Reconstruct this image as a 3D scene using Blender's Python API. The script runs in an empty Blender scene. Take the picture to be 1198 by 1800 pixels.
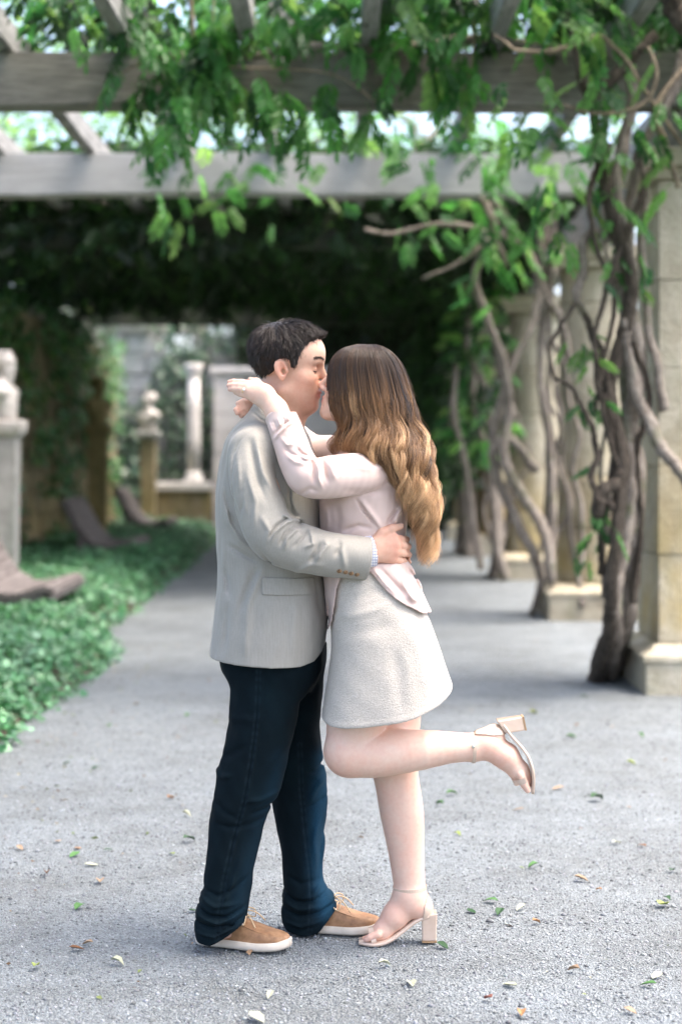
import bpy, bmesh, math, random, time
import numpy as np
from concurrent.futures import ThreadPoolExecutor
from mathutils import Vector, Matrix

T0 = time.time()
RNG = np.random.default_rng(7)
random.seed(7)
sc = bpy.context.scene
COL = sc.collection
R = math.radians

# ------------------------------------------------------------------ camera
CAM_H = 1.41          # lens height above the gravel (m)
FOC = 3000.0          # focal length in photograph pixels (1198 x 1800)
cam_d = bpy.data.cameras.new('camera')
cam = bpy.data.objects.new('camera', cam_d)
COL.objects.link(cam)
cam.location = (0, 0, CAM_H)
cam.rotation_euler = (R(90), 0, 0)
cam_d.sensor_width = 36
cam_d.lens = 36 * FOC / 1800
cam_d.shift_y = -100 / 1800
cam_d.clip_start = 0.1
cam_d.clip_end = 2000
cam_d.dof.use_dof = True
cam_d.dof.focus_distance = 4.88
cam_d.dof.aperture_fstop = 1.9
sc.camera = cam

# ------------------------------------------------------------------ sky, sun, exposure
SUN_EL, SUN_AZ = 66, 98      # degrees; azimuth clockwise from +Y (view direction)
world = bpy.data.worlds.new('World')
sc.world = world
world.use_nodes = True
wn = world.node_tree.nodes
wl = world.node_tree.links
wn.clear()
wo = wn.new('ShaderNodeOutputWorld')
wb = wn.new('ShaderNodeBackground')
ws = wn.new('ShaderNodeTexSky')
ws.sky_type = 'NISHITA'
ws.sun_disc = False
ws.sun_elevation = R(SUN_EL)
ws.sun_rotation = R(SUN_AZ)
ws.air_density = 0.7
ws.dust_density = 6.0
ws.ozone_density = 0.7
wb.inputs['Strength'].default_value = 0.15
wl.new(ws.outputs[0], wb.inputs[0])
wl.new(wb.outputs[0], wo.inputs[0])

sun_d = bpy.data.lights.new('sun', 'SUN')
sun = bpy.data.objects.new('sun', sun_d)
COL.objects.link(sun)
sun_d.energy = 0.5
sun_d.angle = R(20)
sun_d.color = (1.0, 0.95, 0.89)
_v = Vector((math.sin(R(SUN_AZ)) * math.cos(R(SUN_EL)), math.cos(R(SUN_AZ)) * math.cos(R(SUN_EL)), math.sin(R(SUN_EL))))
sun.rotation_euler = (-_v).to_track_quat('-Z', 'Y').to_euler()

vs = sc.view_settings
vs.view_transform = 'Standard'
vs.look = 'None'
vs.gamma = 1
vs.use_curve_mapping = False
vs.exposure = 2.6
sc.cycles.use_denoising = True
sc.cycles.max_bounces = 6
sc.cycles.diffuse_bounces = 4
sc.cycles.transparent_max_bounces = 6
sc.cycles.caustics_reflective = False
sc.cycles.caustics_refractive = False

# ------------------------------------------------------------------ helpers: measuring, objects, tags
def P(px, py, Y):
    """a point of the place from where it shows in the photograph and its distance Y"""
    return np.array([(px - 599) * Y / FOC, Y, CAM_H - (py - 800) * Y / FOC])

def PX(px, Y): return (px - 599) * Y / FOC
def PZ(py, Y): return CAM_H - (py - 800) * Y / FOC

def tag(o, label=None, cat=None, group=None, kind=None):
    if label: o['label'] = label
    if cat: o['category'] = cat
    if group: o['group'] = group
    if kind: o['kind'] = kind
    return o

def empty(name, loc=(0, 0, 0), parent=None):
    o = bpy.data.objects.new(name, None)
    COL.objects.link(o)
    o.location = loc
    o.empty_display_size = 0.1
    if parent: o.parent = parent
    return o

def link(name, me, m=None, parent=None, smooth=False):
    """mesh data in world coordinates; when there is a parent Empty the object is set back by its location"""
    o = bpy.data.objects.new(name, me)
    COL.objects.link(o)
    if m is not None and len(me.materials) == 0:
        me.materials.append(m)
    if parent is not None:
        o.parent = parent
        q = parent
        off = Vector((0, 0, 0))
        while q is not None:
            off += q.location
            q = q.parent
        o.location = -off
    if smooth:
        me.shade_smooth()
    return o

def pydata(name, V, F, m=None, parent=None, smooth=False):
    me = bpy.data.meshes.new(name)
    me.from_pydata([tuple(map(float, v)) for v in V], [], [tuple(int(i) for i in f) for f in F])
    me.update()
    return link(name, me, m, parent, smooth)

def np_mesh(name, V, F, m=None, parent=None, smooth=False, nv=None):
    """fast mesh from arrays: F is (n, k) all of one size"""
    V = np.asarray(V, np.float32); F = np.asarray(F, np.int32)
    me = bpy.data.meshes.new(name)
    n, k = F.shape
    me.vertices.add(len(V)); me.loops.add(n * k); me.polygons.add(n)
    me.vertices.foreach_set('co', V.ravel())
    me.loops.foreach_set('vertex_index', F.ravel())
    me.polygons.foreach_set('loop_start', np.arange(0, n * k, k, dtype=np.int32))
    me.update(calc_edges=True)
    return link(name, me, m, parent, smooth)

def set_col(o, C, name='Col'):
    C = np.asarray(C, np.float32)
    a = o.data.attributes.new(name, 'FLOAT_COLOR', 'POINT')
    if C.shape[1] == 3:
        C = np.concatenate([C, np.ones((len(C), 1), np.float32)], 1)
    a.data.foreach_set('color', C.ravel())

def box(name, lo, hi, m, parent=None, bev=0.0, jit=0.0):
    bm = bmesh.new()
    bmesh.ops.create_cube(bm, size=1)
    lo = Vector(lo); hi = Vector(hi)
    c = (lo + hi) / 2; s = hi - lo
    for v in bm.verts:
        v.co = Vector((c[i] + v.co[i] * s[i] + random.uniform(-jit, jit) for i in range(3)))
    if bev > 0:
        bmesh.ops.bevel(bm, geom=list(bm.edges), offset=bev, segments=2, affect='EDGES', profile=0.6)
    me = bpy.data.meshes.new(name)
    bm.to_mesh(me); bm.free()
    return link(name, me, m, parent)

def catmull(pts, n):
    """smooth resample of control points (k, d) into n points"""
    pts = np.asarray(pts, float)
    k = len(pts)
    if k == 2:
        t = np.linspace(0, 1, n)[:, None]
        return pts[0] * (1 - t) + pts[1] * t
    ext = np.vstack([2 * pts[0] - pts[1], pts, 2 * pts[-1] - pts[-2]])
    t = np.linspace(0, k - 1 - 1e-9, n)
    i = t.astype(int); f = (t - i)[:, None]
    p0, p1, p2, p3 = ext[i], ext[i + 1], ext[i + 2], ext[i + 3]
    return 0.5 * (2 * p1 + (p2 - p0) * f + (2 * p0 - 5 * p1 + 4 * p2 - p3) * f ** 2 + (3 * p1 - p0 - 3 * p2 + p3) * f ** 3)

def tube_arrays(path, rad, sides=8, flat=1.0, rough=0.0, seed=0, lump=0.0):
    """vertices and quads of a tapered tube along a path"""
    path = np.asarray(path, float); n = len(path)
    rad = np.broadcast_to(np.asarray(rad, float), (n,)) if np.ndim(rad) == 0 else np.interp(np.linspace(0, 1, n), np.linspace(0, 1, len(rad)), rad)
    T = np.gradient(path, axis=0); T /= np.linalg.norm(T, axis=1, keepdims=True) + 1e-9
    up = np.array([0, 0, 1.0]) if abs(T[0, 2]) < 0.9 else np.array([1.0, 0, 0])
    N = np.zeros_like(T)
    a = up - T[0] * (up @ T[0]); N[0] = a / np.linalg.norm(a)
    for i in range(1, n):
        a = N[i - 1] - T[i] * (N[i - 1] @ T[i]); N[i] = a / (np.linalg.norm(a) + 1e-9)
    B = np.cross(T, N)
    th = np.linspace(0, 2 * np.pi, sides, endpoint=False)
    rg = np.random.default_rng(seed)
    rr = rad[:, None] * (1 + rough * rg.uniform(-1, 1, (n, sides)))
    if lump:
        s = np.linspace(0, 1, n)[:, None]
        rr = rr * (1 + lump * np.sin(th[None] * 2 + s * 9 + seed) + 0.6 * lump * np.sin(th[None] * 3 - s * 23 + 2 * seed))
    V = path[:, None, :] + rr[..., None] * (np.cos(th)[None, :, None] * N[:, None, :] + flat * np.sin(th)[None, :, None] * B[:, None, :])
    V = V.reshape(-1, 3)
    F = []
    i = np.arange(n - 1)[:, None] * sides; j = np.arange(sides)[None, :]; j2 = (j + 1) % sides
    F = np.stack([i + j, i + j2, i + sides + j2, i + sides + j], -1).reshape(-1, 4)
    c0 = len(V); V = np.vstack([V, path[0], path[-1]])
    e = (n - 1) * sides; jj = np.arange(sides); jn = (jj + 1) % sides
    F = np.vstack([F, np.stack([jn, jj, np.full(sides, c0), np.full(sides, c0)], -1), np.stack([e + jj, e + jn, np.full(sides, c0 + 1), np.full(sides, c0 + 1)], -1)])
    return V, F

def from_arrays(name, parts, m, parent=None, smooth=True):
    """several tubes into ONE mesh (pieces of one thing); degenerate quads become triangles"""
    Vs, Fs, off = [], [], 0
    for V, F in parts:
        Vs.append(V); Fs.append(np.asarray(F) + off); off += len(V)
    V = np.vstack(Vs); F = np.vstack(Fs)
    fl = [tuple(f[:3]) if f[2] == f[3] else tuple(f) for f in F.tolist()]
    me = bpy.data.meshes.new(name)
    me.from_pydata(V.tolist(), [], fl)
    me.update()
    return link(name, me, m, parent, smooth)

# ------------------------------------------------------------------ helpers: materials
def mat(name, build):
    m = bpy.data.materials.new(name)
    m.use_nodes = True
    nt = m.node_tree
    nt.nodes.clear()
    out = nt.nodes.new('ShaderNodeOutputMaterial')
    bs = nt.nodes.new('ShaderNodeBsdfPrincipled')
    nt.links.new(bs.outputs[0], out.inputs[0])
    build(NB(nt, bs, out))
    return m

class NB:
    """small node builder"""
    def __init__(s, nt, bs, out): s.nt, s.bs, s.out = nt, bs, out
    def n(s, t, **kw):
        a = s.nt.nodes.new(t)
        for k, v in kw.items(): setattr(a, k, v)
        return a
    def l(s, a, b): s.nt.links.new(a, b)
    def co(s, kind='Object'): return s.n('ShaderNodeTexCoord').outputs[kind]
    def pos(s): return s.n('ShaderNodeNewGeometry').outputs['Position']
    def mapping(s, src, scale=(1, 1, 1), rot=(0, 0, 0), loc=(0, 0, 0)):
        m = s.n('ShaderNodeMapping')
        m.inputs['Scale'].default_value = scale; m.inputs['Rotation'].default_value = rot; m.inputs['Location'].default_value = loc
        s.l(src, m.inputs['Vector']); return m.outputs[0]
    def noise(s, src, scale=5, detail=4, rough=0.55, dist=0.0, out='Fac'):
        a = s.n('ShaderNodeTexNoise')
        a.inputs['Scale'].default_value = scale; a.inputs['Detail'].default_value = detail
        a.inputs['Roughness'].default_value = rough; a.inputs['Distortion'].default_value = dist
        s.l(src, a.inputs['Vector']); return a.outputs[out]
    def voro(s, src, scale=20, feat='F1', out='Distance', rand=1.0):
        a = s.n('ShaderNodeTexVoronoi', feature=feat)
        a.inputs['Scale'].default_value = scale
        a.inputs['Randomness'].default_value = rand
        s.l(src, a.inputs['Vector']); return a.outputs[out]
    def wave(s, src, scale=5, dist=0, detail=2, direction='X', bands=True):
        a = s.n('ShaderNodeTexWave', wave_type='BANDS', bands_direction=direction)
        a.inputs['Scale'].default_value = scale; a.inputs['Distortion'].default_value = dist; a.inputs['Detail'].default_value = detail
        s.l(src, a.inputs['Vector']); return a.outputs['Fac']
    def ramp(s, fac, stops):
        r = s.n('ShaderNodeValToRGB'); el = r.color_ramp.elements
        while len(el) > 1: el.remove(el[-1])
        el[0].position = stops[0][0]; el[0].color = (*stops[0][1], 1)
        for p, c in stops[1:]:
            e = el.new(p); e.color = (*c, 1)
        s.l(fac, r.inputs[0]); return r.outputs[0]
    def mix(s, f, a, b, mode='MIX'):
        m = s.n('ShaderNodeMix', data_type='RGBA', blend_type=mode)
        for i, v in ((0, f), (6, a), (7, b)):
            if isinstance(v, (int, float)): m.inputs[i].default_value = v
            elif isinstance(v, tuple): m.inputs[i].default_value = (*v, 1)
            else: s.l(v, m.inputs[i])
        return m.outputs[2]
    def math(s, op, a, b=0.0, c=0.0, clamp=False):
        m = s.n('ShaderNodeMath', operation=op, use_clamp=clamp)
        for i, v in enumerate((a, b, c)):
            if isinstance(v, (int, float)): m.inputs[i].default_value = v
            else: s.l(v, m.inputs[i])
        return m.outputs[0]
    def attr(s, name, out='Color'):
        return s.n('ShaderNodeAttribute', attribute_name=name).outputs[out]
    def rnd(s): return s.n('ShaderNodeObjectInfo').outputs['Random']
    def bump(s, h, strength=0.3, dist=0.01, prev=None):
        b = s.n('ShaderNodeBump')
        b.inputs['Strength'].default_value = strength; b.inputs['Distance'].default_value = dist
        s.l(h, b.inputs['Height'])
        if prev is not None: s.l(prev, b.inputs['Normal'])
        return b.outputs[0]
    def set(s, base=None, rough=None, normal=None, **kw):
        def put(k, v):
            i = s.bs.inputs[k]
            if isinstance(v, (int, float)): i.default_value = v
            elif isinstance(v, tuple): i.default_value = (*v, 1) if len(v) == 3 and i.type == 'RGBA' else v
            else: s.l(v, i)
        if base is not None: put('Base Color', base)
        if rough is not None: put('Roughness', rough)
        if normal is not None: put('Normal', normal)
        for k, v in kw.items(): put(k.replace('_', ' '), v)

# ------------------------------------------------------------------ helpers: smooth solid modelling (distance fields -> mesh)
def nrm(a):
    return np.sqrt(np.einsum('ij,ij->i', a, a))

def smin(a, b, k):
    if k <= 0: return np.minimum(a, b)
    h = np.maximum(k - np.abs(a - b), 0) / k
    return np.minimum(a, b) - h * h * k * 0.25

class Sdf:
    def __init__(s): s.items = []
    def add(s, fn, c, r, op='u', k=0.01):
        s.items.append((op, fn, np.asarray(c, np.float32), float(r), float(k))); return s
    def cone(s, a, b, ra, rb, k=0.015, op='u', flat=None):
        """tapered limb between two points; flat = (direction, factor) squeezes it"""
        a = np.asarray(a, np.float32); b = np.asarray(b, np.float32); ab = b - a; L2 = float(ab @ ab) + 1e-12
        if flat is not None:
            n = np.asarray(flat[0], np.float32); n = n / np.linalg.norm(n); s_ = float(flat[1])
        def fn(p):
            q = p - a
            if flat is not None:
                abp = ab + n * (ab @ n) * (1 / s_ - 1)
                q = q + (q @ n)[:, None] * n * (1 / s_ - 1)
                t = np.clip(q @ abp / (abp @ abp), 0, 1)
                return (nrm(q - t[:, None] * abp) - (ra + (rb - ra) * t)) * min(1.0, s_)
            t = np.clip(q @ ab / L2, 0, 1)
            return nrm(q - t[:, None] * ab) - (ra + (rb - ra) * t)
        s.add(fn, (a + b) / 2, math.sqrt(L2) / 2 + max(ra, rb) * 1.3, op, k)
    def chain(s, pts, rads, k=0.015, op='u', flat=None):
        for i in range(len(pts) - 1):
            s.cone(pts[i], pts[i + 1], rads[i], rads[i + 1], k if i == 0 or len(pts) < 6 else 0.0, op, flat)
    def ell(s, c, r, k=0.015, op='u', M=None):
        c = np.asarray(c, np.float32); r = np.asarray(r, np.float32)
        def fn(p):
            q = p - c
            if M is not None: q = q @ M
            q = q / r
            l = nrm(q)
            return (l - 1) * r.min()
        s.add(fn, c, r.max(), op, k)
    def rows(s, tab, k=0.02, op='u', n=2.3, pad=0.0, ret=False):
        """upright solid from a table (z, x_left, x_right, y_near, y_far), top to bottom"""
        t = np.asarray(tab, float)
        t = catmull(t, 90)
        o = np.argsort(t[:, 0]); t = t[o]
        z, xl, xr, yn, yf = t.T
        def fn(p):
            zz = np.clip(p[:, 2], z[0], z[-1])
            L = np.interp(zz, z, xl); Rr = np.interp(zz, z, xr); N_ = np.interp(zz, z, yn); Fr = np.interp(zz, z, yf)
            a = (Rr - L) / 2 + pad; b = (Fr - N_) / 2 + pad
            u = np.abs(p[:, 0] - (L + Rr) / 2) / a; v = np.abs(p[:, 1] - (N_ + Fr) / 2) / b
            d = ((u ** n + v ** n + 1e-9) ** (1 / n) - 1) * np.minimum(a, b)
            cap = np.maximum(p[:, 2] - z[-1] - pad, z[0] - pad - p[:, 2])
            return np.where(cap > 0, np.sqrt(np.maximum(d, 0) ** 2 + cap ** 2), np.maximum(d, cap)).astype(np.float32)
        fn.z = (z[0], z[-1])
        if ret: return fn
        c = [(xl.min() + xr.max()) / 2, (yn.min() + yf.max()) / 2, (z[0] + z[-1]) / 2]
        r = math.sqrt((xr.max() - xl.min()) ** 2 + (yf.max() - yn.min()) ** 2 + (z[-1] - z[0]) ** 2) / 2 + 0.02
        s.add(fn, c, r, op, k)
        return fn
    def fold(s, pts, w, h, y_max=1e9, y_min=-1e9, taper=True):
        """a crease (h < 0) or ridge (h > 0) that follows a line seen from the side"""
        q = np.asarray([(a[0], a[2]) for a in pts], np.float32)
        seg = np.linalg.norm(np.diff(q, axis=0), axis=1); tot = seg.sum(); cum = np.concatenate([[0], np.cumsum(seg)])
        c3 = np.mean(np.asarray(pts), axis=0)
        def fn(p, d):
            sel = np.nonzero((np.abs(d) < 0.02) & (p[:, 1] < y_max) & (p[:, 1] > y_min) & (p[:, 0] > q[:, 0].min() - 3 * w) & (p[:, 0] < q[:, 0].max() + 3 * w)
                             & (p[:, 2] > q[:, 1].min() - 3 * w) & (p[:, 2] < q[:, 1].max() + 3 * w))[0]
            if not len(sel): return d
            ps = p[sel]; xz = ps[:, [0, 2]]
            best = np.full(len(sel), 1e9, np.float32); tt = np.zeros(len(sel), np.float32)
            for i in range(len(q) - 1):
                ab = q[i + 1] - q[i]
                t = np.clip((xz - q[i]) @ ab / (ab @ ab + 1e-12), 0, 1)
                e = nrm(xz - q[i] - t[:, None] * ab)
                m = e < best
                best = np.where(m, e, best); tt = np.where(m, (cum[i] + t * seg[i]) / tot, tt)
            g = np.exp(-(best / w) ** 2)
            if taper: g = g * np.clip(np.sin(np.pi * np.clip(tt * 0.9 + 0.05, 0, 1)) * 1.3, 0, 1)
            msk = np.clip((y_max - ps[:, 1]) / 0.03, 0, 1) * np.clip((ps[:, 1] - y_min) / 0.03, 0, 1)
            d = d.copy(); d[sel] -= (h * g * msk).astype(np.float32)
            return d
        s.add(fn, c3, tot / 2 + 3 * w + 0.35, 'm', 0)
    def mod(s, fn, c, r): s.add(fn, c, r, 'm', 0)
    def __call__(s, p, C=None, Rr=None):
        d = np.full(len(p), 0.6, np.float32)
        for op, fn, c, r, k in s.items:
            if C is not None and np.linalg.norm(C - c) - r > Rr + k + 0.03:
                if op == 'i': pass
                else: continue
            if op == 'm': d = fn(p, d); continue
            e = fn(p)
            if op == 'u': d = smin(d, e, k)
            elif op == 's': d = -smin(-d, e, k)
            elif op == 'i': d = -smin(-d, -e, k)
        return d.astype(np.float32)

def solid(name, f, lo, hi, h, m=None, parent=None, col=None, B=8, bound=None):
    """mesh the zero surface of a distance field with cells of size h"""
    lo = np.asarray(lo, float); hi = np.asarray(hi, float)
    H = B * h
    nb = np.ceil((hi - lo) / H).astype(int) + 1
    gx, gy, gz = [np.arange(n) for n in nb]
    G = np.stack(np.meshgrid(gx, gy, gz, indexing='ij'), -1).reshape(-1, 3)
    cen = (lo + (G + 0.5) * H).astype(np.float32)
    d = f(cen)
    act = G[np.abs(d) < H * 0.87 * 1.25 + 0.012]
    ar = np.arange(B + 1)
    loc = np.stack(np.meshgrid(ar, ar, ar, indexing='ij'), -1).reshape(-1, 3)
    D = np.empty((len(act), (B + 1) ** 3), np.float32)
    sup = act // 3
    o = np.lexsort((sup[:, 2], sup[:, 1], sup[:, 0])); act = act[o]; sup = sup[o]
    cut = np.nonzero(np.any(np.diff(sup, axis=0) != 0, axis=1))[0] + 1
    st = np.concatenate([[0], cut, [len(act)]])
    def job(i):
        b = act[st[i]:st[i + 1]]
        pts = (lo + ((b * B)[:, None, :] + loc[None]) * h).reshape(-1, 3).astype(np.float32)
        c = (pts.min(0) + pts.max(0)) / 2; rr = float(np.linalg.norm(pts.max(0) - c))
        D[st[i]:st[i + 1]] = f(pts, c, rr).reshape(len(b), -1)
    with ThreadPoolExecutor(4) as ex: list(ex.map(job, range(len(st) - 1)))
    D = D.reshape(-1, B + 1, B + 1, B + 1)
    S = D < 0
    s8 = [S[:, i:B + i, j:B + j, k:B + k] for i in (0, 1) for j in (0, 1) for k in (0, 1)]
    tot = sum(x.astype(np.int8) for x in s8)
    mixed = (tot > 0) & (tot < 8)
    bi, ci, cj, ck = np.nonzero(mixed)
    g = act[bi] * B + np.stack([ci, cj, ck], -1)
    dims = nb * B + 2
    key = lambda q: ((q[:, 0].astype(np.int64) + 1) * (dims[1] + 2) + q[:, 1] + 1) * (dims[2] + 2) + q[:, 2] + 1
    acc = np.zeros((len(bi), 3)); cnt = np.zeros(len(bi))
    corners = [(i, j, k) for i in (0, 1) for j in (0, 1) for k in (0, 1)]
    dv = {c: D[bi, ci + c[0], cj + c[1], ck + c[2]] for c in corners}
    for a in corners:
        for ax in range(3):
            if a[ax] == 0:
                b = list(a); b[ax] = 1; b = tuple(b)
                da, db = dv[a], dv[b]
                x = (da < 0) != (db < 0)
                t = np.where(x, da / np.where(x, da - db, 1), 0)
                for c_ in range(3):
                    acc[:, c_] += np.where(x, a[c_] + (t if c_ == ax else 0), 0)
                cnt += x
    V = lo + (g + acc / cnt[:, None]) * h
    kk = key(g)
    o = np.argsort(kk); ks = kk[o]
    F = []
    for ax in range(3):
        sl0 = [slice(None)] + [slice(0, B)] * 3
        sl1 = list(sl0); sl1[ax + 1] = slice(1, B + 1)
        s0, s1 = S[tuple(sl0)], S[tuple(sl1)]
        b_, i_, j_, k_ = np.nonzero(s0 != s1)
        e = act[b_] * B + np.stack([i_, j_, k_], -1)
        inside0 = s0[b_, i_, j_, k_]
        u, v = [(1, 2), (2, 0), (0, 1)][ax]
        quad = []
        ok = np.ones(len(e), bool)
        for du, dv_ in ((0, 0), (-1, 0), (-1, -1), (0, -1)):
            q = e.copy(); q[:, u] += du; q[:, v] += dv_
            kq = key(q)
            idx = np.searchsorted(ks, kq); idx = np.minimum(idx, len(ks) - 1)
            ok &= ks[idx] == kq
            quad.append(o[idx])
        quad = np.stack(quad, -1)
        quad[~inside0] = quad[~inside0][:, ::-1]
        F.append(quad[ok])
    F = np.vstack(F)
    ob = np_mesh(name, V, F, m, parent, smooth=True)
    if col is not None: set_col(ob, col(V.astype(np.float32)))
    print('solid', name, len(V), 'verts', round(time.time() - T0, 1), 's')
    return ob

def vnoise(p, f, seed=0):
    """cheap smooth noise in -1..1 from sums of sines"""
    rg = np.random.default_rng(seed)
    out = np.zeros(len(p), np.float32)
    for i in range(5):
        k = rg.normal(size=3) * f; ph = rg.uniform(0, 6.28)
        out += np.sin(p @ k.astype(np.float32) + ph)
    return out / 2.6

def hair(name, S, rad, m, parent, tint=None):
    """strands (n, k, 3) in world coordinates"""
    n, k, _ = S.shape
    hc = bpy.data.hair_curves.new(name)
    hc.add_curves([k] * n)
    off = Vector((0, 0, 0)); q = parent
    while q is not None: off += q.location; q = q.parent
    hc.attributes['position'].data.foreach_set('vector', S.reshape(-1).astype(np.float32)) if 'position' in hc.attributes else None
    a = hc.attributes.get('radius') or hc.attributes.new('radius', 'FLOAT', 'POINT')
    t = np.linspace(0, 1, k)
    rr = (rad if np.ndim(rad) else np.full(n, rad))[:, None] * (1 - 0.75 * t ** 2)[None]
    a.data.foreach_set('value', rr.ravel().astype(np.float32))
    if tint is not None:
        c = hc.attributes.new('Col', 'FLOAT_COLOR', 'POINT')
        c.data.foreach_set('color', np.concatenate([tint, np.ones(tint.shape[:2] + (1,))], -1).astype(np.float32).ravel())
    hc.materials.append(m)
    o = bpy.data.objects.new(name, hc)
    COL.objects.link(o); o.parent = parent; o.location = -off
    return o
# ------------------------------------------------------------------ heads
def basis(yaw, pitch, roll):
    """forward / left / up axes; yaw from +X towards +Y, pitch up positive"""
    f = np.array([math.cos(pitch) * math.cos(yaw), math.cos(pitch) * math.sin(yaw), math.sin(pitch)])
    l = np.array([-math.sin(yaw), math.cos(yaw), 0.0])
    u = np.cross(f, l)
    l2 = l * math.cos(roll) + u * math.sin(roll); u2 = np.cross(f, l2)
    return np.stack([f, l2, u2], 1).astype(np.float32)      # columns

def _el(q, c, r):
    c = np.asarray(c, np.float32); r = np.asarray(r, np.float32)
    return (nrm((q - c) / r) - 1) * r.min()
def _rc(q, a, b, ra, rb):
    a = np.asarray(a, np.float32); ab = np.asarray(b, np.float32) - a
    t = np.clip((q - a) @ ab / (ab @ ab), 0, 1)
    return nrm(q - a - t[:, None] * ab) - (ra + (rb - ra) * t)

def head_fn(B, t, s, female):
    t = np.asarray(t, np.float32)
    def fn(p):
        q0 = (p - t) @ B / s
        q = q0.copy(); q[:, 1] = np.abs(q[:, 1])
        d = _el(q, (-.006, 0, .034), (.091, .075, .074))
        d = smin(d, _el(q, (.030, 0, .040), (.062, .060, .055)), .03)
        d = smin(d, _el(q, (.034, 0, -.032), (.053, .056, .082)), .03)
        jw = .046 if female else .052
        d = smin(d, _rc(q, (-.004, jw, -.072), (.066, .018, -.108), .019, .018), .03)
        d = smin(d, _el(q, (.030, .030, -.062), (.044, .030, .042)), .025)
        d = smin(d, _el(q, (.073, 0, -.108), (.017, .019, .015 if female else .017)), .018)
        d = smin(d, _el(q, (.047, .043, -.030), (.026, .020, .022)), .022)
        d = smin(d, _rc(q, (.080, .004, .020), (.066, .043, .021), .009 if not female else .007, .008), .014)
        d = -smin(-d, _el(q, (.091, .031, -.004), (.015, .019, .012)), .012)
        d = smin(d, _el(q, (.067, .031, -.005), (.0155, .0155, .0145)), .003)
        d = smin(d, _rc(q, (.087, 0, .006), (.108, 0, -.037), .0075, .0105), .010)
        d = smin(d, _el(q, (.097, .011, -.043), (.011, .0075, .0075)), .006)
        d = smin(d, _el(q, (.070, 0, -.073), (.021, .027, .027)), .016)
        d = smin(d, _el(q, (.0895, 0, -.0675), (.0085, .020, .0052)), .004)
        d = smin(d, _el(q, (.0875, 0, -.0800), (.0085, .018, .0062)), .004)
        if True:
            e = q - np.array([-.010, .0805, -.012], np.float32)
            ca, sa = math.cos(.22), math.sin(.22)
            ex = e[:, 0] * ca + e[:, 2] * sa; ez = -e[:, 0] * sa + e[:, 2] * ca
            ew = .0175 * (1 + np.clip(ez, -.03, .03) * 9)
            ee = np.stack([ex / np.maximum(ew, .006), (e[:, 1] - .25 * (-ex) ) / .0085, ez / .0315], 1)
            de = (np.linalg.norm(ee, axis=1) - 1) * .0085
            e2 = np.stack([(ex - .003) / .0105, (e[:, 1] - .25 * (-ex) - .010) / .0105, (ez - .004) / .021], 1)
            de = -smin(-de, (np.linalg.norm(e2, axis=1) - 1) * .0105, .002)
            yo = e[:, 1] - .25 * (-ex)
            de = -smin(-de, _el(np.stack([ex, yo, ez], 1), (.005, .004, -.005), (.0075, .012, .010)), .0015)
            de = smin(de, _rc(np.stack([ex, yo, ez], 1), (-.004, .0015, .016), (-.005, .002, -.010), .0030, .0034), .002)
            de = smin(de, _el(np.stack([ex, yo, ez], 1), (.0155, .002, -.004), (.0045, .005, .006)), .003)
            d = smin(d, de.astype(np.float32), .004)
        return (d * s).astype(np.float32)
    return fn

# ================================================================== MATERIALS OF THE PLACE
def gravel_b(n):
    p = n.pos()
    cell = n.voro(p, 135, 'F1', 'Color'); dist = n.voro(p, 135, 'F1', 'Distance')
    cell2 = n.voro(p, 260, 'F1', 'Color'); d2 = n.voro(p, 260, 'F1', 'Distance')
    sep = n.n('ShaderNodeSeparateColor'); n.l(cell, sep.inputs[0])
    sep2 = n.n('ShaderNodeSeparateColor'); n.l(cell2, sep2.inputs[0])
    big = n.noise(p, 1.3, 4, 0.6); mid = n.noise(p, 7, 4, 0.6)
    c1 = n.ramp(sep.outputs[0], [(0.0, (0.10, 0.117, 0.124)), (0.35, (0.185, 0.212, 0.222)), (0.7, (0.245, 0.277, 0.287)), (0.95, (0.38, 0.415, 0.42))])
    c2 = n.ramp(sep2.outputs[1], [(0.0, (0.135, 0.152, 0.157)), (0.5, (0.225, 0.25, 0.258)), (1.0, (0.33, 0.36, 0.365))])
    base = n.mix(0.5, c1, c2)
    tone = n.ramp(n.math('MULTIPLY_ADD', big, 0.6, n.math('MULTIPLY', mid, 0.4)), [(0.36, (0.31, 0.30, 0.285)), (0.52, (0.46, 0.46, 0.46)), (0.68, (0.56, 0.57, 0.585))])
    base = n.mix(0.75, base, tone, 'OVERLAY')
    h = n.math('MULTIPLY_ADD', dist, -1.0, n.math('MULTIPLY', d2, -0.35))
    n.set(base=base, rough=0.85, normal=n.bump(h, 0.85, 0.02, n.bump(mid, 0.5, 0.05)))
M_GRAVEL = mat('gravel', gravel_b)
def pebble_b(n):
    c = n.attr('Col'); v = n.noise(n.pos(), 500, 2)
    n.set(base=n.mix(0.3, c, n.ramp(v, [(0.3, (0.3, 0.3, 0.3)), (0.7, (0.7, 0.7, 0.7))]), 'OVERLAY'), rough=0.8)
M_PEBBLE = mat('pebble', pebble_b)
M_SOIL = mat('soil', lambda n: n.set(base=n.ramp(n.noise(n.pos(), 9, 5), [(0.3, (0.025, 0.019, 0.012)), (0.7, (0.07, 0.052, 0.034))]), rough=0.95, normal=n.bump(n.noise(n.pos(), 30, 4), 0.8, 0.03)))
M_LAWN = mat('lawn_ground', lambda n: n.set(base=n.ramp(n.noise(n.pos(), 3, 5), [(0.3, (0.035, 0.065, 0.02)), (0.7, (0.08, 0.13, 0.045))]), rough=0.95))

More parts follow.
